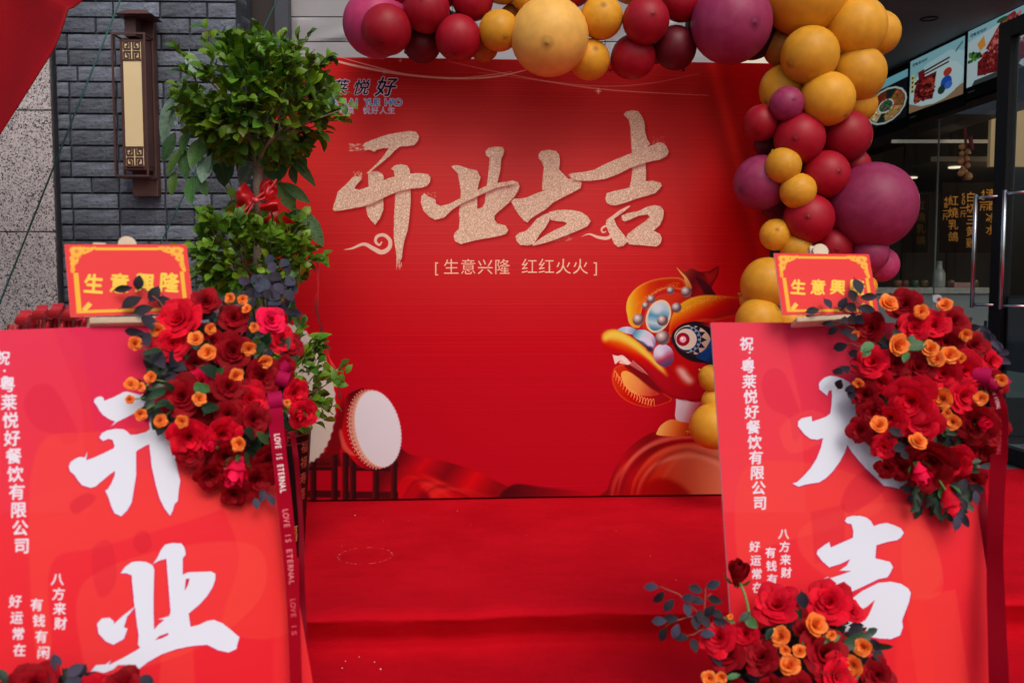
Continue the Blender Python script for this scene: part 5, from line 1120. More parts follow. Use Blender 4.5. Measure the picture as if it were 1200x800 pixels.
def cloth(u, v):
    ex, ey = edge_px[int(round(v*NE))]; k = u; px = ex - k*(260 + 60*v); py = ey - k*(150+40*v)
    fold = .02*math.sin(k*9) + .035*math.exp(-((k-.30)/.03)**2) - .05*math.exp(-(k/.04)**2) + .02*math.sin(k*23+v*6)
    return P(px, py, 3.0 + .5*k + fold)
b_.grid(cloth, 60, NE); cl_o = b_.build('tent_cloth', MC, smooth=True)
sm_ = cl_o.modifiers.new('s', 'SOLIDIFY'); sm_.thickness = .004
tag(cl_o, 'red satin tent cloth hanging in the top left corner', 'cloth')
b_ = MB(); b_.tube([P(x-1.5, y-1, 2.99) for x, y in edge_px[2:]], .006, 6); b_.build('bright_edge', mat('pink_edge_highlight', (.6, .02, .06), .4, spec=.5), cl_o, smooth=True)  # paler edge tube gives the cloth's edge highlight as colour
# ruffled red cloth behind the left board
b_ = MB(); rr3 = random.Random(9)
def ruf(u, v, s0):
    x = 8 + 104*u; top = 366 + 9*abs(math.sin(u*9+s0)) - 6*math.sin(u*3.1) + (20*max(0, .25-u)*3 if u < .25 else 0); y = top + (420-top)*v
    return P(x, y, 2.42 + .04*s0 + .02*math.sin(u*34+v*7+s0*2)*(1-v*.5) + .014*math.sin(u*77+v*3) - .03*v)
for s0 in (0, 1): b_.grid(lambda u, v: ruf(u, v, s0), 90, 10)
rfo = b_.build('ruffled_cloth', mat('red_ruffle', (.42, .004, .012), .4, .2, 20, .3, 60, spec=.5, sheen=.2), smooth=True)
rfo.modifiers.new('s', 'SOLIDIFY').thickness = .003
tag(rfo, 'bunched red ruffled cloth showing behind the top of the left board', 'cloth')
b_ = MB(); b_.tube([Vector(ruf(i/60, 0, 0)) + Vector((0, 0, .002)) for i in range(61)], .0018, 4); b_.build('gold_edge', mat('gold_thread', (.5, .2, .05), .4), rfo, smooth=True)
for x, y in ((30, 372), (50, 366), (68, 364), (84, 367)):
    p = P(x, y, 2.38); b_ = MB()
    def lp(u, v): a = v*math.pi*1.6; return (p[0] + (u-.5)*.03 + .008*math.sin(a*2), p[1] - .02*math.sin(a), p[2] + .02*math.cos(a))
    b_.grid(lp, 4, 12); b_.build('ruffle_loop', rfo.data.materials[0], rfo, smooth=True)

# ================================================================== CLIPPED TREE IN A POT
TY = 3.52
tb = Pz(322, 652, 0); TX = P(322, 600, TY)[0]
tree = thing('potted_tree', 'clipped two-ball leafy tree with a red bow in a dark gold-lettered pot', 'potted tree', (TX, TY, .005))
pot_r, pot_h = .148, .5
qp = (-.25, 3, .55, 0, 0, 0); cpn = Canvas(qp, .93, .5, 900, (16, 10, 12))
def pjp(a, b): h = cpn.Hm @ np.array([a, b, 1]); return h[:2]/h[2]
szp = abs(pjp(.1, 0)[0]-pjp(0, 0)[0])
for (st, a, b0, s_, c_) in (('福', .09, .42, .075, (196, 150, 84)), ('福禄寿喜', .16, .08, .05, (150, 70, 50)), ('福禄寿喜', .30, .06, .05, (150, 70, 50)), ('福', .24, .40, .07, (170, 120, 70)), ('福', .42, .42, .075, (196, 150, 84)), ('福禄寿喜', .52, .08, .05, (150, 70, 50)), ('福', .68, .42, .075, (196, 150, 84)), ('福禄寿喜', .80, .06, .05, (150, 70, 50))):
    for i, ch in enumerate(st): x, y = pjp(a, b0 + i*s_*1.25); cpn.text(ch, x, y, szp*s_/.1, c_, off=.02)
cpn.fill([tuple(pjp(a, b)) for a, b in ((0, .008), (.93, .008), (.93, .014), (0, .014))], (120, 70, 50)); cpn.fill([tuple(pjp(a, b)) for a, b in ((0, .04), (.93, .04), (.93, .044), (0, .044))], (100, 50, 40))
IMG_P = cpn.image('pot_print')
b_ = MB()
def potf(u, v): a = math.pi*2*u - math.pi*.75; r_ = (.112 + (pot_r-.112)*v) ; return (TX + r_*math.cos(a), TY + r_*math.sin(a), .006 + pot_h*v)
b_.grid(potf, 40, 6); b_.build('pot', printmat('pot_glaze', IMG_P, .4, .15), tree, smooth=True)
b_ = MB(); b_.lathe([(pot_r-.002, .498), (pot_r+.006, .505), (pot_r+.004, .515), (pot_r-.012, .512), (pot_r-.02, .45)], (TX, TY, 0), 32); b_.build('pot_rim', mat('dark_glaze', (.02, .01, .01), .3), tree, smooth=True)
b_ = MB(); b_.lathe([(0, .47), (pot_r-.018, .465)], (TX, TY, 0), 24); b_.build('soil', M['soil'], tree)
def PT(px, py, dy=0): return P(px, py, TY + dy)
b_ = MB(); b_.tube(smoothpts([tuple(p) for p in (np.array([TX, TY, .46]), PT(312, 420), PT(301, 340, .01), PT(304, 268), PT(302, 225), PT(303, 196))], 6, False), [.022]*6 + [.0185]*24 + [.02], 10); b_.build('trunk', M['trunk'], tree, smooth=True)
CR1, CR2, CR3 = PT(303, 118), PT(300, 300), PT(318, 455)
br = MB(); rb2 = random.Random(5); fk = PT(303, 198)
def branch(a, b, r0, r1, sag=.0, n=6):
    a, b = Vector(a), Vector(b); mid = (a+b)/2 + Vector((rb2.uniform(-.02, .02), rb2.uniform(-.02, .02), sag)); pp = smoothpts([tuple(a), tuple(mid), tuple(b)], 5, False)
    br.tube(pp, list(np.linspace(r0, r1, len(pp))), 6); return pp
for x, y, dy in ((262,140,0),(283,132,-.1),(300,120,.1),(322,128,-.05),(345,142,.08),(378,120,-.02),(235,125,.05),(310,95,.12),(330,150,-.12),(280,110,.12)):
    e_ = PT(x, y, dy); pp = branch(fk, e_, .011, .005, .0)
    for k in range(5):
        c_ = Vector(pp[rb2.randint(3, len(pp)-1)]); d_ = Vector((rb2.uniform(-1, 1), rb2.uniform(-1, 1), rb2.uniform(.0, 1))).normalized()*rb2.uniform(.08, .2)
        branch(c_, c_+d_, .004, .0015)
for k in range(16):
    a = rb2.uniform(0, 6.28); branch(PT(302, 330), Vector(CR2)+Vector((.2*math.cos(a), .2*math.sin(a), rb2.uniform(-.06, .1))), .006, .002)
for k in range(14):
    a = rb2.uniform(0, 6.28); branch((TX, TY, .5), Vector(CR3)+Vector((.2*math.cos(a), .2*math.sin(a), rb2.uniform(-.1, .12))), .005, .002)
branch(PT(340, 470), PT(398, 440, -.1), .003, .0015); branch(PT(335, 150, -.1), PT(402, 128, -.15), .004, .0015)
stuff(br.build('branches', M['trunk'], tree, smooth=True))
MFI = mat('ficus_leaf', (.06, .195, .018), .36, .2, 10, .15, 30, spec=.35, rnd=.5, hue=(.14, .23, .01), trans=.22)
def ficus_mesh(seed):
    r_ = random.Random(seed); b_ = MB(); fo, be = r_.uniform(.1, .25), r_.uniform(.05, .25)
    def fn(u, v):
        uu = 2*u-1; wv = (math.sin(math.pi*v**1.35))**.75*.31 if 0 < v < 1 else 0
        return (uu*wv, v, fo*abs(uu)*wv*1.5 + be*.5*math.sin(v*3) - be*v*v)
    b_.grid(fn, 2, 5); return b_
FIC = [ficus_mesh(i) for i in range(5)]; FICM = [f.mesh('leaf', MFI, smooth=True) for f in FIC]
def crown(c, rx, ry, rz, n, nsep, name, size=(.040, .062), up=.55):
    r_ = random.Random(int(rx*1000)); L_ = []
    cl_ = [(Vector((r_.gauss(0, 1), r_.gauss(0, 1), r_.gauss(0, 1))).normalized(), r_.uniform(.86, 1.10)) for _ in range(70)]
    for i in range(n):
        d, rad = r_.choice(cl_); d = (d + Vector((r_.gauss(0, .17), r_.gauss(0, .17), r_.gauss(0, .17)))).normalized()
        f = rad*(1 - abs(r_.gauss(0, .13))) if r_.random() < .8 else r_.uniform(.35, .9)
        p = Vector(c) + Vector((d.x*rx*f, d.y*ry*f, d.z*rz*f)); g_ = (d + Vector((r_.gauss(0, .45), r_.gauss(0, .45), up + r_.gauss(0, .4)))).normalized()
        nr = (Vector((0, 0, 1))*.8 + d*.5 + Vector((r_.gauss(0, .5), r_.gauss(0, .5), 0))); s_ = r_.uniform(*size)
        L_.append((p.y, leafM(p, p + g_*s_, nr), r_.randrange(5)))
    L_.sort(key=lambda t: t[0])
    rest = MB()
    st_ = stuff
    far = L_[nsep:]
    for _, M_, k in far: rest.add([M_ @ Vector(v) for v in FIC[k].v], FIC[k].f)
    cr = rest.build(name, MFI, tree, smooth=True); stuff(cr)
    for _, M_, k in L_[:nsep]: inst('leaf', FICM[k], tree, M_)
crown(CR1 + np.array([.0, 0, -.005]), .275, .28, .215, 1750, 120, 'upper_crown', (.046, .070)); crown(CR2, .215, .22, .145, 1100, 60, 'lower_crown', (.038, .06)); crown(CR3, .23, .2, .20, 700, 70, 'base_foliage', (.034, .055), .3)
def sprigs(c, rx, ry, rz, n, seed):
    r_ = random.Random(seed); b_ = MB(); L_ = []
    for i in range(n):
        d = Vector((r_.uniform(-1, 1), r_.uniform(-1, .5), r_.uniform(-.5, 1))).normalized(); a = Vector(c) + Vector((d.x*rx, d.y*ry, d.z*rz))*.9
        g = (d + Vector((r_.gauss(0, .3), r_.gauss(0, .3), .35))).normalized(); Lg = r_.uniform(.05, .11); e_ = a + g*Lg
        b_.tube([a, (a+e_)/2 + Vector((0, 0, -.004)), e_], [.002, .0015, .001], 4)
        for k in range(r_.randint(5, 8)):
            t = r_.uniform(.2, 1); p = a + g*Lg*t; sd_ = (g + Vector((r_.gauss(0, .7), r_.gauss(0, .7), r_.gauss(0, .5)))).normalized(); s_ = r_.uniform(.035, .062)
            L_.append(leafM(p, p + sd_*s_, (r_.gauss(0, .5), -.6, .8)))
    stuff(b_.build('sprig_twigs', M['trunk'], tree)); m_ = MB()
    for M_ in L_: m_.add([M_ @ Vector(v) for v in FIC[r_.randrange(5)].v], FIC[0].f)
    stuff(m_.build('sprig_leaves', MFI, tree, smooth=True))
sprigs(CR1, .275, .28, .225, 46, 3); sprigs(CR2, .215, .22, .15, 34, 4); sprigs(CR3, .23, .2, .2, 22, 5)
for pts in ([(398,440),(392,432),(405,438),(400,450),(388,445),(395,452),(385,436)], [(402,122),(393,116),(408,120),(398,108),(390,128)]):
    for x, y in pts: p = Vector(P(x, y, TY-.12)); g_ = Vector((rb2.uniform(-.2, 1), -.2, rb2.uniform(-.6, .8))).normalized(); inst('leaf', rb2.choice(FICM), tree, leafM(p, p+g_*.045, (0, -1, .6)))
# bow on the trunk
MBOW = mat('red_bow_ribbon', (.62, .006, .012), .3, .1, 6, spec=.6, trans=.25); MGE = mat('gold_ribbon_edge', (.85, .30, .03), .35, metal=.3)
MPK = mat('pink_gloss_ribbon', (.75, .06, .07), .3, spec=.6)
bow = thing('ribbon_bow', 'red ribbon bow with gold edges tied round the tree trunk', 'bow', PT(303, 240, -.03))
def bquad(a, b, c, d, dy, bulge, nm='bow_loop', edge=True):
    A_, B_, C_, D_ = [Vector(PT(*p, dy)) for p in (a, b, c, d)]; b_ = MB()
    def fn(u, v): p = A_*(1-u)*(1-v) + B_*u*(1-v) + C_*u*v + D_*(1-u)*v; return p + Vector((0, -bulge*math.sin(math.pi*v), 0)) + Vector((0, .006*math.sin(u*7+v*3), 0))
    b_.grid(fn, 8, 10); o = b_.build(nm, MBOW, bow, smooth=True)
    if edge:
        e2 = MB()
        for u in (0, 1): e2.tube([Vector(fn(u, i/10)) + Vector((0, -.001, 0)) for i in range(11)], .0013, 4)
        e2.build('gold_edge', MGE, o)
bquad((287,213),(300,232),(289,248),(275,233), -.05, .03); bquad((281,216),(295,226),(292,240),(284,230), .02, .02); bquad((305,236),(310,212),(326,222),(322,236), -.04, .035); bquad((306,212),(316,208),(322,216),(306,236), -.02, .03)
bquad((304,250),(312,236),(348,262),(308,262), -.03, .02, 'bow_tail'); bquad((306,238),(330,232),(326,246),(306,248), -.055, .03); bquad((266,246),(282,238),(288,250),(268,256), -.03, .02); bquad((270,240),(290,246),(286,262),(266,254), .0, .02); bquad((318,238),(334,252),(330,262),(316,256), .0, .02, 'bow_tail')
b_ = MB(); b_.tube(smoothpts([tuple(PT(x, y, -.07)) for x, y in ((284,250),(296,236),(306,228),(318,219),(324,210))], 6, False), .0042, 6); b_.tube(smoothpts([tuple(PT(x, y, -.07)) for x, y in ((288,254),(298,238),(310,232),(320,224))], 6, False), .0035, 6); b_.tube([PT(296,233,-.075), PT(303,236,-.08)], .009, 8); b_.build('knot', MPK, bow, smooth=True)
cu_ = MB(); cps = smoothpts([(372, 300, 3), (373, 334, 4.5), (371, 352, 6), (372, 368, 4), (377, 388, 5), (383, 408, 6), (386, 420, 4), (393, 434, 5), (397, 452, 7), (398, 468, 5)], 6, False); NC = len(cps)-1
def curl(u, v): i = int(round(v*NC)); x, y, w_ = cps[i]; tw = math.cos(i*.22); return P(x + (u-.5)*w_*(.35+.65*abs(tw)), y, 3.6 + .5*v*.8 + (u-.5)*.02*math.sin(i*.22))
cu_.grid(curl, 2, NC); tag(cu_.build('curling_ribbon', MPK, smooth=True), 'narrow pink curling ribbon hanging from the tree in front of the backdrop', 'ribbon')
b_ = MB(); b_.tube([PT(x, y, -.02) for x, y in ((273,322),(275,335),(272,350),(275,362))], .0045, 5); b_.build('hanging_tail', MPK, bow, smooth=True)
for k in range(3):
    b_ = MB(); b_.tube(smoothpts([tuple(PT(284+4*k+6*math.sin(i*1.3+k), 316+i*4+k*2, -.05)) for i in range(6)], 4, False), .003, 5); b_.build('curled_tail', MPK, bow, smooth=True)

# broad-leaved plant behind
PYY = 3.86
pl = thing('money_tree', 'tall broad-leaved potted plant standing behind the clipped tree', 'potted plant', (P(300, 400, PYY)[0], PYY+.02, .005), None)
bx_, by_, _ = pl.location
b_ = MB(); b_.lathe([(0, .005), (.10, .005), (.125, .30), (.13, .31), (.115, .31), (.11, .28), (0, .28)], (bx_, by_, 0), 28); b_.build('pot', mat('brown_pot', (.06, .025, .02), .4), pl, smooth=True)
b_ = MB(); b_.tube([(bx_, by_, .27), P(296, 420, PYY), P(288, 300, PYY), P(282, 180, PYY)], [.018, .015, .012, .009], 8)
MB1 = mat('broad_leaf', (.05, .16, .05), .38, .3, 14, .25, 25, spec=.5, rnd=.35, hue=(.10, .22, .03), trans=.25); MB2 = mat('pale_broad_leaf', (.22, .38, .28), .35, .25, 14, .25, 25, spec=.5, rnd=.2, trans=.2)
def broad_mesh(m):
    b_ = MB()
    def fn(u, v):
        uu = 2*u-1; wv = math.sin(math.pi*v**.9)**.85*.20 if 0 < v < 1 else 0
        return (uu*wv, v, .25*abs(uu)*wv - .22*(v-.4)**2 + .006*math.sin(v*60)*abs(uu)*(1 if 0 < v < 1 else 0))
    b_.grid(fn, 4, 26); b_.tube([(0, -.1, -.04), (0, .4, .004), (0, .97, -.07)], [.012, .01, .003], 4); return b_.mesh('broad_leaf', m, smooth=True)
BRD = [broad_mesh(MB1), broad_mesh(MB2)]
hubs = {}
for a, b, w_, k in (((211,106),(187,167),22,1),((211,106),(214,150),14,1),((216,97),(226,142),18,0),((229,84),(191,116),7,1),((222,60),(228,92),12,1),((256,146),(230,186),24,0),((262,148),(291,186),26,0),((247,182),(234,212),15,1),((214,172),(195,206),13,0),((216,174),(217,212),15,0),((258,162),(264,216),30,0),((293,190),(281,216),17,1),
                    ((243,184),(236,213),15,1),((266,190),(262,218),22,0),((292,190),(284,217),15,1),((225,205),(223,240),14,0),((231,206),(243,230),14,0),((205,200),(200,230),12,0),((335,178),(371,218),14,0),((342,193),(346,216),12,0),((326,213),(346,248),20,0),((331,214),(364,238),14,0),((348,244),(380,288),22,0),((339,248),(352,264),16,0),((319,190),(326,212),22,0),((284,236),(264,247),14,0),
                    ((257,316),(254,348),12,1),((243,326),(234,352),13,1),((262,322),(270,350),12,0),((250,320),(244,350),14,1),((342,352),(354,394),9,0),((345,350),(338,380),9,0),((205,155),(190,190),14,0),((222,150),(212,180),14,0),((240,160),(222,196),20,0),((275,160),(268,200),22,0),((238,120),(226,150),18,0),((330,165),(336,200),18,0),((352,180),(358,200),8,0)):
    A_ = Vector(P(*a, (PYY - .12 if a[0] > 250 or a[1] > 300 else TY - .1) + .05*rb2.random())); B_ = Vector(P(*b, (PYY - .16 if a[0] > 250 or a[1] > 300 else TY - .14) + .08*rb2.random())); Lp = math.hypot(a[0]-b[0], a[1]-b[1])
    inst('broad_leaf', BRD[k], pl, leafM(A_, B_, (rb2.uniform(-.4, .4), -1, rb2.uniform(.1, .6)), w_/Lp/.40))
    h = (round(a[0]/40), round(a[1]/60))
    if h not in hubs: hubs[h] = 1; b_.tube(smoothpts([tuple(P(286, min(a[1]+90, 330), PYY)), tuple(P((286+a[0])/2, a[1]+24, PYY-.04)), tuple(A_)], 5, False), .003, 5)
b_.build('stem', M['twig'] if False else MST, pl, smooth=True)

# ================================================================== SHOP FRONT
XS = 4.7
sf = thing('shop_wall', 'dark shop wall with a timber beam running back under the menu screens', 'wall', (4.4, 8, 0))
a_, b_2 = Ps(1010, 112, XS), Ps(1240, -8, XS)
def sidequad(px0, px1, yt0, yt1, yb0, yb1, X0, th, name, m, par, bevel=0, uv=False):
    # panel lying in the side plane; corners are seen at the given photo points, made rectangular (vertical sides, level edges)
    A_ = Ps(px0, (yt0+yb0)/2, X0); B_ = Ps(px1, (yt1+yb1)/2, X0)
    def zat(px, py): return Ps(px, py, X0)[2]
    zt = (zat(px0, yt0) + zat(px1, yt1))/2; zb = (zat(px0, yb0) + zat(px1, yb1))/2
    ex = np.array([B_[0]-A_[0], B_[1]-A_[1], 0]); n = np.array([-1, -.059, 0]); n /= np.linalg.norm(n)
    if uv: return np.array([A_[0], A_[1], zt]), ex, zt-zb
    mb = MB(); mb.obox((A_[0], A_[1], zb), ex, -n*th, (0, 0, zt-zb)); return mb.build(name, m, par, bevel=bevel)
def wallz(Ya, Yb, za, zb, X0, th, name, m, par):
    mb = MB(); n = np.array([-1, -.059, 0]); n /= np.linalg.norm(n); p = np.array([X0-.059*Ya, Ya, za]); ex = np.array([-.059*(Yb-Ya), Yb-Ya, 0]); mb.obox(p, ex, -n*th, (0, 0, zb-za)); return mb.build(name, m, par)
Zc = 3.36
wallz(14, 6.2, 2.725, Zc, XS+.03, .2, 'fascia', mat('black_fascia', (.007, .007, .008), .4, .1), sf)
MBEAM = mat('dark_timber', (.045, .022, .013), .55, .35, 18, .3, 60)
wallz(14, 6.0, 2.57, 2.72, XS-.02, .25, 'timber_beam', MBEAM, sf)
MIN = mat('interior_wall', (.06, .045, .035), .6, .3, 2)
b_ = MB(); b_.box((-1.2, 12.4, 0), (9, 12.6, 3.4)); iw = b_.build('interior_back_wall', MIN); struct(iw)
b_ = MB(); b_.box((8.8, 5, 0), (9, 12.4, 3.4)); struct(b_.build('interior_side_wall', MIN))
for x in np.arange(.4, 8.6, .62):
    b_ = MB(); b_.box((x, 12.36, 0), (x+.05, 12.4, 3.36)); b_.build('wall_batten', MBEAM, iw)
b_ = MB(); b_.box((1.42, 5.6, Zc), (9, 14, Zc+.1)); ce = struct(b_.build('soffit_ceiling', mat('grey_soffit', (.20, .19, .20), .7, .1, 1.2)))
b_ = MB(); p = Ps(1089, 22, 3.6); p = P(1089, 22, 7.85); zc_ = Zc; r_ = ray(1089, 22); p = CAM + r_*((Zc-CH)/r_[2])
b_.lathe([(.075, .0), (.075, -.006), (.06, -.008), (.055, .03), (0, .03)], (p[0], p[1], Zc-.001), 24)
dl = b_.build('downlight', M['black']); tag(dl, 'unlit round downlight recessed in the grey soffit', 'downlight')
# three menu screens
def food1(c, P_):
    P_([(0,0),(1,0),(1,1),(0,1)], (14,18,22)); P_([(0,0),(1,0),(1,.16),(0,.20)], (120,190,205)); P_(ell_(.52,.60,.48,.39), (196,206,196)); P_(ell_(.52,.60,.44,.35), (24,40,34))
    for a, c1 in ((200,(120,40,24)),(305,(150,84,44)),(20,(176,136,80)),(120,(196,176,130))):
        P_([(.52,.60)]+[(.52+.42*math.cos(R(a+t)), .60+.33*math.sin(R(a+t))) for t in range(0, 76, 6)], c1)
        for k in range(26): t, r_ = RG_.uniform(4, 72), RG_.uniform(.5, .95); P_(ell_(.52+.42*r_*math.cos(R(a+t)), .60+.33*r_*math.sin(R(a+t)), .03, .018), tuple(int(min(255, x*RG_.uniform(.5, 1.5))) for x in c1))
    P_(ell_(.52,.60,.19,.15), (214,220,206)); P_(ell_(.52,.60,.16,.12), (40,96,40))
    for k in range(40): P_(ell_(.52+RG_.gauss(0,.06), .60+RG_.gauss(0,.05), .03, .02), RG_.choice(((60,120,50),(30,70,34),(150,60,130),(90,140,60))))
def food2(c, P_):
    P_([(0,0),(1,0),(1,1),(0,1)], (140,196,206)); P_([(.0,.5),(.3,.2),(.75,.12),(1,.25),(1,1),(0,1)], (176,216,222)); P_([(0,.82),(.25,.95),(.6,.96),(1,.80),(1,1),(0,1)], (150,120,90))
    P_(ell_(.5,.62,.5,.36), (196,226,230)); P_([(.14,.42),(.52,.40),(.46,.88),(.08,.80)], (110,24,24))
    for k in range(150): P_(ell_(RG_.uniform(.12,.48), RG_.uniform(.44,.84), .035, .025), RG_.choice(((150,40,36),(90,14,20),(176,70,50),(60,10,14))))
    P_([(.22,.30),(.75,.24),(.75,.27),(.22,.34)], (70,24,24)); P_([(.22,.36),(.74,.31),(.74,.34),(.22,.39)], (60,20,20)); P_([(.16,.28),(.28,.26),(.30,.42),(.18,.44)], (120,24,30))
    P_(ell_(.72,.50,.10,.10), (214,224,226)); P_(ell_(.72,.50,.075,.075), (180,60,40)); P_(ell_(.70,.68,.10,.12), (34,80,180)); P_(ell_(.62,.78,.07,.08), (30,60,50)); P_(ell_(.74,.74,.07,.07), (60,110,210))
    P_([(.02,.28),(.09,.27),(.09,.62),(.02,.63)], (206,206,120))
    for k in range(4): P_(ell_(.055,.34+k*.085,.02,.022), (20,40,50))
    for k in range(6): P_([(.84+k*.02,.2-k*.02),(.86+k*.02,.16-k*.02),(.87+k*.02,.21-k*.02)], (60,80,80))
def food3(c, P_):
    P_([(0,0),(1,0),(1,1),(0,1)], (150,200,212)); P_([(0,.2),(.6,.1),(1,.3),(1,1),(0,1)], (196,220,226)); P_([(.15,.92),(.9,.9),(1,1),(.1,1)], (60,70,70))
    P_([(.20,.62),(.36,.52),(.8,.5),(1,.6),(1,.86),(.6,.92),(.2,.86)], (110,20,24)); P_([(.34,.44),(.62,.06),(.82,.02),(.95,.3),(.9,.58),(.5,.60)], (150,40,44))
    for k in range(230): P_(ell_(RG_.uniform(.24,.98), RG_.uniform(.5,.88), .022, .022), RG_.choice(((140,34,36),(84,12,18),(176,80,60),(120,20,30))))
    for k in range(5): P_(strokepoly([(.44+k*.09,.56),(.52+k*.09,.30),(.64+k*.07,.08)], [.01,.03,.01]), (196,110,100))
    P_([(.18,.30),(.30,.20),(.34,.38),(.24,.44)], (226,150,60))
    for k in range(26): P_(ell_(.10+RG_.gauss(0,.05), .46+RG_.gauss(0,.05), .03, .03), RG_.choice(((40,110,50),(80,140,50),(24,60,30))))
    for k in range(120): x_, y_ = RG_.uniform(.36, .92), RG_.uniform(.08, .56); (P_(ell_(x_, y_, .02, .03), RG_.choice(((176,60,60),(110,20,28),(206,120,110),(90,16,22)))) if x_ + y_*.5 > .62 else None)
    P_(ell_(.62,.07,.10,.04), (40,90,50))
RG_ = random.Random(12)
def ell_(a, b, ra, rb_): return [(a+ra*math.cos(t*.4), b+rb_*math.sin(t*.4)) for t in range(16)]
YAW_S = math.atan2(-1, .059)             # plane running towards the camera
for i, (x0, x1, t0_, t1_, b0_, b1_, fn, lab) in enumerate(((1017,1067,109,76,152,139,food1,'first lit menu screen next to the balloons, showing a round platter of sliced meats'), (1070,1134,73,42.5,131,112,food2,'middle lit menu screen showing red roast pork and chopsticks on a white plate'), (1138,1206,39.5,4,101,80,food3,'last lit menu screen by the glass door, showing a heap of roast meat'))):
    o0, ex, hh = sidequad(x0, x1, t0_, t1_, b0_, b1_, XS, .05, '', None, None, uv=True)
    WW = float(np.linalg.norm(ex)); q = (*o0, math.atan2(ex[1], ex[0]), 0, 0)
    # paint, mapped through a neutral frontal frame
    c = Canvas((0, 3, 1, 0, 0, 0), 1.0, 1.0, 260, (0, 0, 0))
    def pj2(a, b): h = c.Hm @ np.array([a, b, 1]); return tuple(h[:2]/h[2])
    def P_(ab, colr): c.fill([pj2(a, b) for a, b in ab], colr, 1, .1)
    fn(c, P_)
    s0 = abs(pj2(.1, 0)[0]-pj2(0, 0)[0]); x_, y_ = pj2(.22, .10); c.text('粤莱悦好', x_, y_, s0*.62, (40, 70, 84), off=.02); x_, y_ = pj2(.07, .10); c.text('粤', x_, y_, s0*.8, (90, 120, 130), off=.02)
    im = c.image('menu_print'); n = -np.cross(frame(q)[1], frame(q)[2])
    t = thing('menu_screen', lab, 'screen', o0, 'lit menu screens under the soffit')
    b_ = MB(); slab(b_, q, WW, hh, .004, off=.035); b_.build('display', [printmat('menu_screen_light', im, .4, .3, emit=.42), M['black']], t)
    b_ = MB(); o_, e_, d_, n_ = frame(q); b_.obox(plane_pt(q, -.02, -.03, .03), e_*(WW+.04), -n_*.05, d_*(hh+.14)); b_.build('bezel', M['black'], t)
    b_ = MB(); b_.obox(plane_pt(q, .02, hh+.04, .0315), e_*.11, n_*.0015, d_*.012); b_.build('maker_mark', mat('grey_print', (.3, .3, .3), .5), t)
# glass partition between timber beam and counter
gp2 = thing('glass_partition', 'tall clear glass shop window between the balloons and the black door', 'window', (4.2, 8, 0))
MGL = glass('clear_glass', (.86, .9, .9))
for px0, px1 in ((1030, 1094.5), (1097, 1166)):
    sidequad(px0, px1, 327, 327, 342, 342, XS-.25, .01, 'x', MGL, gp2) if False else None
    A_, B_ = Ps(px0, 300, XS-.3), Ps(px1, 300, XS-.3); wallz(A_[1], B_[1], .0, 2.56, XS-.3, .01, 'glass_pane', MGL, gp2)
A_ = Ps(1095.7, 300, XS-.3); zt0 = .95; wallz(A_[1]+.006, A_[1]-.006, zt0, 2.56, XS-.305, .012, 'glass_joint', mat('pale_seal', (.10, .12, .10), .4), gp2)
# counter
ct = thing('service_counter', 'grey service counter behind the shop glass', 'counter', P(1090, 460, 8.9))
xa, xb, za, zb = rp(1005, 338, 1157, 460, 8.9); zt = P(1090, 337, 8.9)[2]
b_ = MB(); b_.box((xa, 8.9, .005), (xb, 9.5, zt-.06)); b_.build('front_panel', mat('teal_grey_laminate', (.26, .31, .33), .4, .1, 2), ct)
b_ = MB(); b_.box((xa-.02, 8.86, zt-.059), (xb+.02, 9.55, zt)); b_.build('worktop', mat('grey_worktop', (.4, .4, .38), .3, .2, 20), ct, bevel=.004)
rs = random.Random(6)
def lathe_thing(name, lab, cat, px, Y, prof, m, grp=None):
    p = P(px, 335, Y); b_ = MB(); b_.lathe(prof, (p[0], Y, zt+.001), 14); o = b_.build(name, m, smooth=True); tag(o, lab, cat, grp); return o
lathe_thing('glass_bottle', 'clear bottle standing on the service counter', 'bottle', 1100, 9.0, [(0, 0), (.055, 0), (.06, .02), (.06, .14), (.03, .19), (.025, .25), (.03, .26), (0, .265)], mat('bottle_glass', (.35, .38, .36), .1, spec=.8))
b_ = MB(); p = P(1127, 335, 9.0); b_.box((p[0]-.10, 8.95, zt+.001), (p[0]+.10, 9.08, zt+.05)); tag(b_.build('tissue_box', mat('pink_card', (.42, .22, .22), .6), bevel=.004), 'small pink box lying on the service counter', 'box')
for i, px in enumerate((1052, 1060, 1072, 1083, 1114, 1142)):
    lathe_thing('small_jar', ['first jar on the counter, nearest the large mauve balloon','second jar along the counter from the mauve balloon','jar just left of the middle of the counter','jar standing immediately left of the clear bottle','jar between the clear bottle and the pink box','jar right of the pink box, nearest the black door'][i], 'jar', px, 9.1, [(0, 0), (.035, 0), (.04, .05), (.03, .07), (0, .075)], mat('jar_glaze%d' % i, (rs.uniform(.05, .3), rs.uniform(.04, .12), .05), .4), 'jars on the service counter')
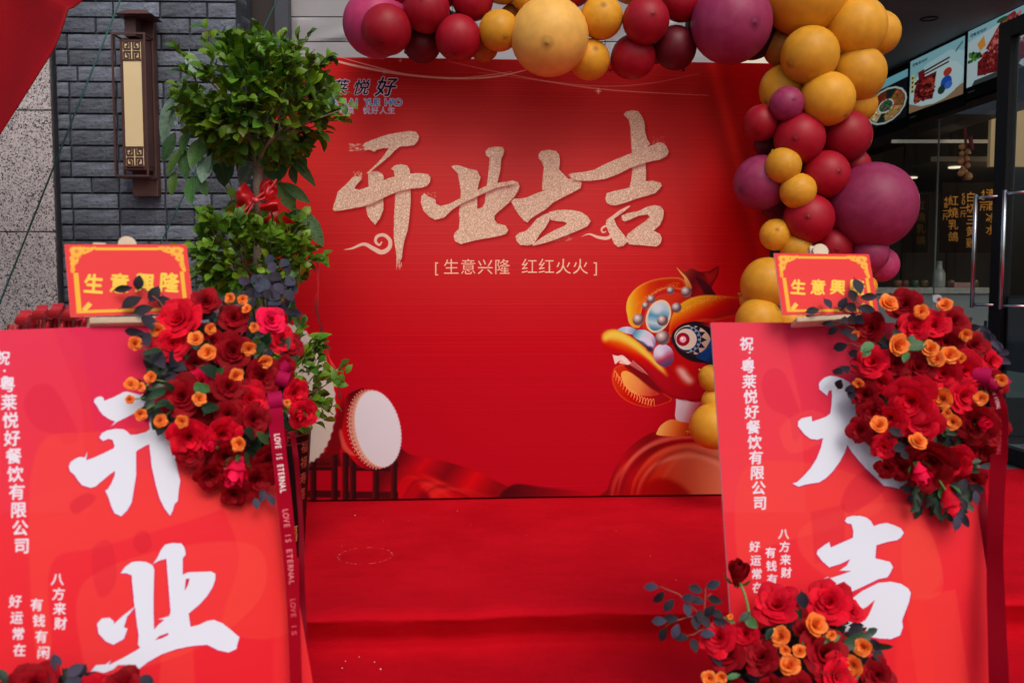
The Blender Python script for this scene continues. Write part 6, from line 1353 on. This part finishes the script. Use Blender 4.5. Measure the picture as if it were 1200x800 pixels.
# hanging price boards with gold lettering
def board(x0, y0, x1, y1, Y, cols, lab, bright):
    xa, xb, za, zb = rp(x0, y0, x1, y1, Y); q = (xa, Y, zb, 0, 0, 0); Wd, Hd = xb-xa, zb-za
    c = Canvas(q, Wd, Hd, 300, (22, 15, 10)); g_ = tuple(int(v*bright) for v in (205, 140, 62))
    for st, cx, y0_, y1_, s_ in cols:
        for i, ch in enumerate(st): c.text(ch, cx, y0_ + (y1_-y0_)*(i+.5)/len(st), s_, g_, off=.01)
    b_ = MB(); slab(b_, q, Wd, Hd, .02); o = b_.build('price_board', [printmat('price_print', c.image('price_print'), .7, .05, gain=1.0), M['black']]); tag(o, lab, 'sign', 'gold-lettered price boards'); 
board(1103, 214, 1170, 296, 9.9, (('48一斤', 1108.5, 230, 257, 8.6), ('紅燒乳鴿', 1117, 228, 284, 12.5), ('50一斤', 1129, 226, 254, 8.6), ('白切三黄雞', 1138, 224, 291, 12.5), ('48一斤', 1152, 222, 246, 8.6), ('清酒冰水', 1161, 220, 276, 12)), 'dark price board with gold vertical lettering beside the black door post', 1.0)
board(1060, 228, 1088, 296, 9.95, (('48一斤', 1071, 234, 256, 7.5), ('紅燒乳鴿', 1079, 234, 288, 11)), 'faint gold-lettered board standing in for a dim reflection beside the large mauve balloon', .42)  # stands in for a dim reflection of the lettering in the glass
for i, (x, y, z) in enumerate(((4.75, 7.6, 3.0), (5.3, 9.1, 2.2))):   # fill lights added to brighten the dark shop and its boards
    pl_ = bpy.data.lights.new('shop_fill_light', 'POINT'); pl_.energy = (26, 18)[i]; pl_.color = (1, .8, .58); pl_.shadow_soft_size = .1
    po = bpy.data.objects.new('shop_fill_light', pl_); C.objects.link(po); po.location = (x, y, z)
# garlic string
gs = thing('hanging_garlic', 'string of golden ornamental gourds hanging behind the shop glass', 'ornament', P(1131, 150, 8.0))
b_ = MB(); b_.tube([P(1131, 148, 8.0), P(1132, 175, 8.0), P(1130, 212, 8.0)], .012, 6); b_.build('cord', mat('red_cord', (.3, .02, .02)), gs)
mgl = mat('golden_gourd', (.75, .34, .12), .35, .2, 5, spec=.6)
for x, y, r_ in ((1127,172,3.6),(1134,178,3.2),(1127,180,3.2),(1133,186,3.2),(1126,189,3.6),(1134,194,3.2),(1128,198,3.2),(1126,203,4),(1135,207,4.6),(1131,201,3)):
    p = P(x, y, 7.97); s_ = r_/FPX*8; b_ = MB(); b_.lathe([(0, -s_), (s_*.7, -s_*.75), (s_, 0), (s_*.7, s_*.75), (s_*.2, s_*1.1), (0, s_*1.3)], tuple(p), 12); b_.build('gourd', mgl, gs, smooth=True)
b_ = MB(); b_.tube([P(1137, 160, 7.98), P(1139, 176, 7.98)], .02, 6); b_.build('tassel', mat('red_tassel', (.3, .02, .02)), gs)
# lamps inside, light strip and light box behind the balloons
EL = emis('warm_lamp', (1, .82, .6), 1.3)
for x, y in ((1068, 209), (1119, 197), (1130, 120)):  # the lamp above the gourds is added to light the price boards
    r_ = ray(x, y); z_ = 2.275 if y > 150 else 2.9; p = CAM + r_*((z_-CH)/r_[2]); b_ = MB(); b_.lathe([(.065, .012), (.065, 0), (0, -.001)], tuple(p), 20)
    o = b_.build('ceiling_lamp', EL if y > 150 else EL); tag(o, {1068: 'lit round lamp deep in the dark shop, just right of the large mauve balloon', 1119: 'lit round lamp in the dark shop left of the hanging golden gourds', 1130: 'added lit lamp for the price boards, above the hanging golden gourds'}[x], 'lamp', 'lit lamps inside the shop')
b_ = MB(); b_.box((4.25, 9.2, 2.29), (8.6, 12.3, 2.34)); struct(b_.build('lowered_ceiling', MIN))
A_, B_ = P(1046, 165.5, 9.1), P(1171, 170, 9.1); b_ = MB(); b_.obox((A_[0], 9.1, A_[2]-.015), (B_[0]-A_[0], 0, 0), (0, .03, 0), (0, 0, .03)); tag(b_.build('light_strip', emis('strip_glow', (1, .93, .8), .11)), 'long thin horizontal light strip inside the shop', 'lamp')
b_ = MB()
pts_ = smoothpts([(862,84),(862,30),(930,22),(938,40),(928,52),(905,76),(890,84)], 5); vs = [P(x, y, 7.2) for x, y in pts_]; nn_ = len(vs)
b_.add(vs, [tuple(range(nn_))]); b_.add([v + np.array([0, .12, 0]) for v in vs], [tuple(range(nn_))[::-1]])
for i in range(nn_): b_.f.append((i, (i+1) % nn_, nn_+(i+1) % nn_, nn_+i)); b_.m.append(0)
tag(b_.build('light_box', emis('cream_light_box', (1, .86, .66), .62)), 'cream lit sign edge glimpsed between the top balloons and backdrop', 'light box')
b_ = MB(); p = P(1186, 140, 8.8); b_.box((p[0]-.2, 8.8, p[2]-.45), (p[0]+1.2, 8.85, p[2]+.22)); tag(b_.build('interior_glow', emis('amber_glow', (1, .72, .36), .10)), 'dim amber glow of the lit interior, as a glowing panel behind the glass door', 'window')  # glowing panel stands in for the warm lit area inside the shop
# glass door with black frame and steel bar handles
XD = 3.30
dr = thing('glass_door', 'glass door with black frame and long steel bar handles at the right edge', 'door', (3.0, 5.3, 0))
def dz(px, py): return Ps(px, py, XD)
pA = dz(1173, 300); Yd = pA[1]; n_ = np.array([-1, -.059, 0]); n_ /= np.linalg.norm(n_); ed = np.array([.059, -1, 0]); ed /= np.linalg.norm(ed)
ZT = dz(1175, 30)[2]
def dbox(s0, s1, z0, z1, off, th, name, m, bevel=.002):
    mb = MB(); p = np.array([XD-.059*Yd, Yd, z0]) + ed*s0 + n_*off; mb.obox(p, ed*(s1-s0), -n_*th, (0, 0, z1-z0)); return mb.build(name, m, dr, bevel=bevel)
DW = 1.0
dbox(-.06, .06, .002, ZT, .03, .06, 'hinge_stile', M['black']); dbox(DW-.09, DW, .002, ZT, .03, .06, 'lock_stile', M['black']); dbox(.061, DW-.091, ZT-.10, ZT, .03, .06, 'top_rail', M['black']); dbox(.061, DW-.091, .002, .10, .03, .06, 'bottom_rail', M['black'])
MDG2 = glass('door_glass', (.86, .9, .9)); dbox(.061, DW-.091, .101, ZT-.101, .004, .008, 'glass_pane', MDG2, 0)
dbox(.061, .36, .55, 1.0, -.01, .004, 'reflection_band', mat('teal_door_reflection', (.035, .06, .065), .4, .1))  # reflection in the lower door glass, put in as a teal colour
for s_, o1 in ((-.12, .10), (.16, .09)):
    pc = np.array([XD-.059*Yd, Yd, 0]) + ed*s_ + n_*o1; z0_, z1_ = dz(1167, 361)[2], dz(1169, 227)[2]; b_ = MB()
    b_.tube([pc + (0, 0, z0_), pc + (0, 0, z1_)], .013, 10); b_.build('bar_handle', M['steel'], dr, smooth=True)
    for z in (z0_+.02, z1_-.02): b_ = MB(); b_.tube([pc + (0, 0, z), pc + (0, 0, z) + ed*.12 - n_*o1*.9], .010, 8); b_.build('handle_bracket', M['steel'], dr, smooth=True)
# left of the door: glass reflection painted as a teal panel, over a black plinth
lw = thing('low_reflection_panel', 'low teal grey panel painted as a glass reflection, with a black plinth, between the counter and the door', 'panel', (3.2, 6.1, 0))
xa, xb, za, zb = rp(1155, 376, 1215, 466, 6.25)
b_ = MB(); b_.box((xa, 6.25, za), (xb+.5, 6.29, zb)); b_.build('upper_panel', mat('teal_glass_reflection', (.030, .055, .062), .3, .1, 2), lw)
b_ = MB(); b_.box((xa-.35, 6.22, .005), (xb+.5, 6.30, za-.004)); b_.build('plinth', M['black'], lw)
b_ = MB(); p = Pz(1178, 507, .03); b_.lathe([(0, .02), (.05, .018), (.075, 0)], (p[0], 5.85, 0), 16); tag(b_.build('grey_puck', mat('grey_plastic', (.14, .15, .17), .5), smooth=True), 'small round grey door stop on the tiles by the door', 'door stop')
# confetti bits on the carpet
b_ = MB(); rc = random.Random(4)
for x, y, s_ in [(416,604,2.2),(536,599,1),(454,756,1.6),(446,784,1.7),(439,776,1.1),(405,775,1),(421,770,.9),(401,783,1.3),(762,652,.8),(700,742,.8)] + [(rc.uniform(370, 830), rc.uniform(600, 700), .5) for _ in range(7)]:
    z = .004 if y < 712 else -.145; p = Pz(x, y, z); s_ *= .0018
    b_.add([p + (-s_, -s_*.6, .0015), p + (s_, -s_, .002), p + (s_*.7, s_, .0015), p + (-s_*.5, s_*.8, .003), p + (0, 0, .005)], [(0, 1, 4), (1, 2, 4), (2, 3, 4), (3, 0, 4)])
stuff(b_.build('paper_bits', mat('paper_scraps', (.75, .55, .5), .7)))
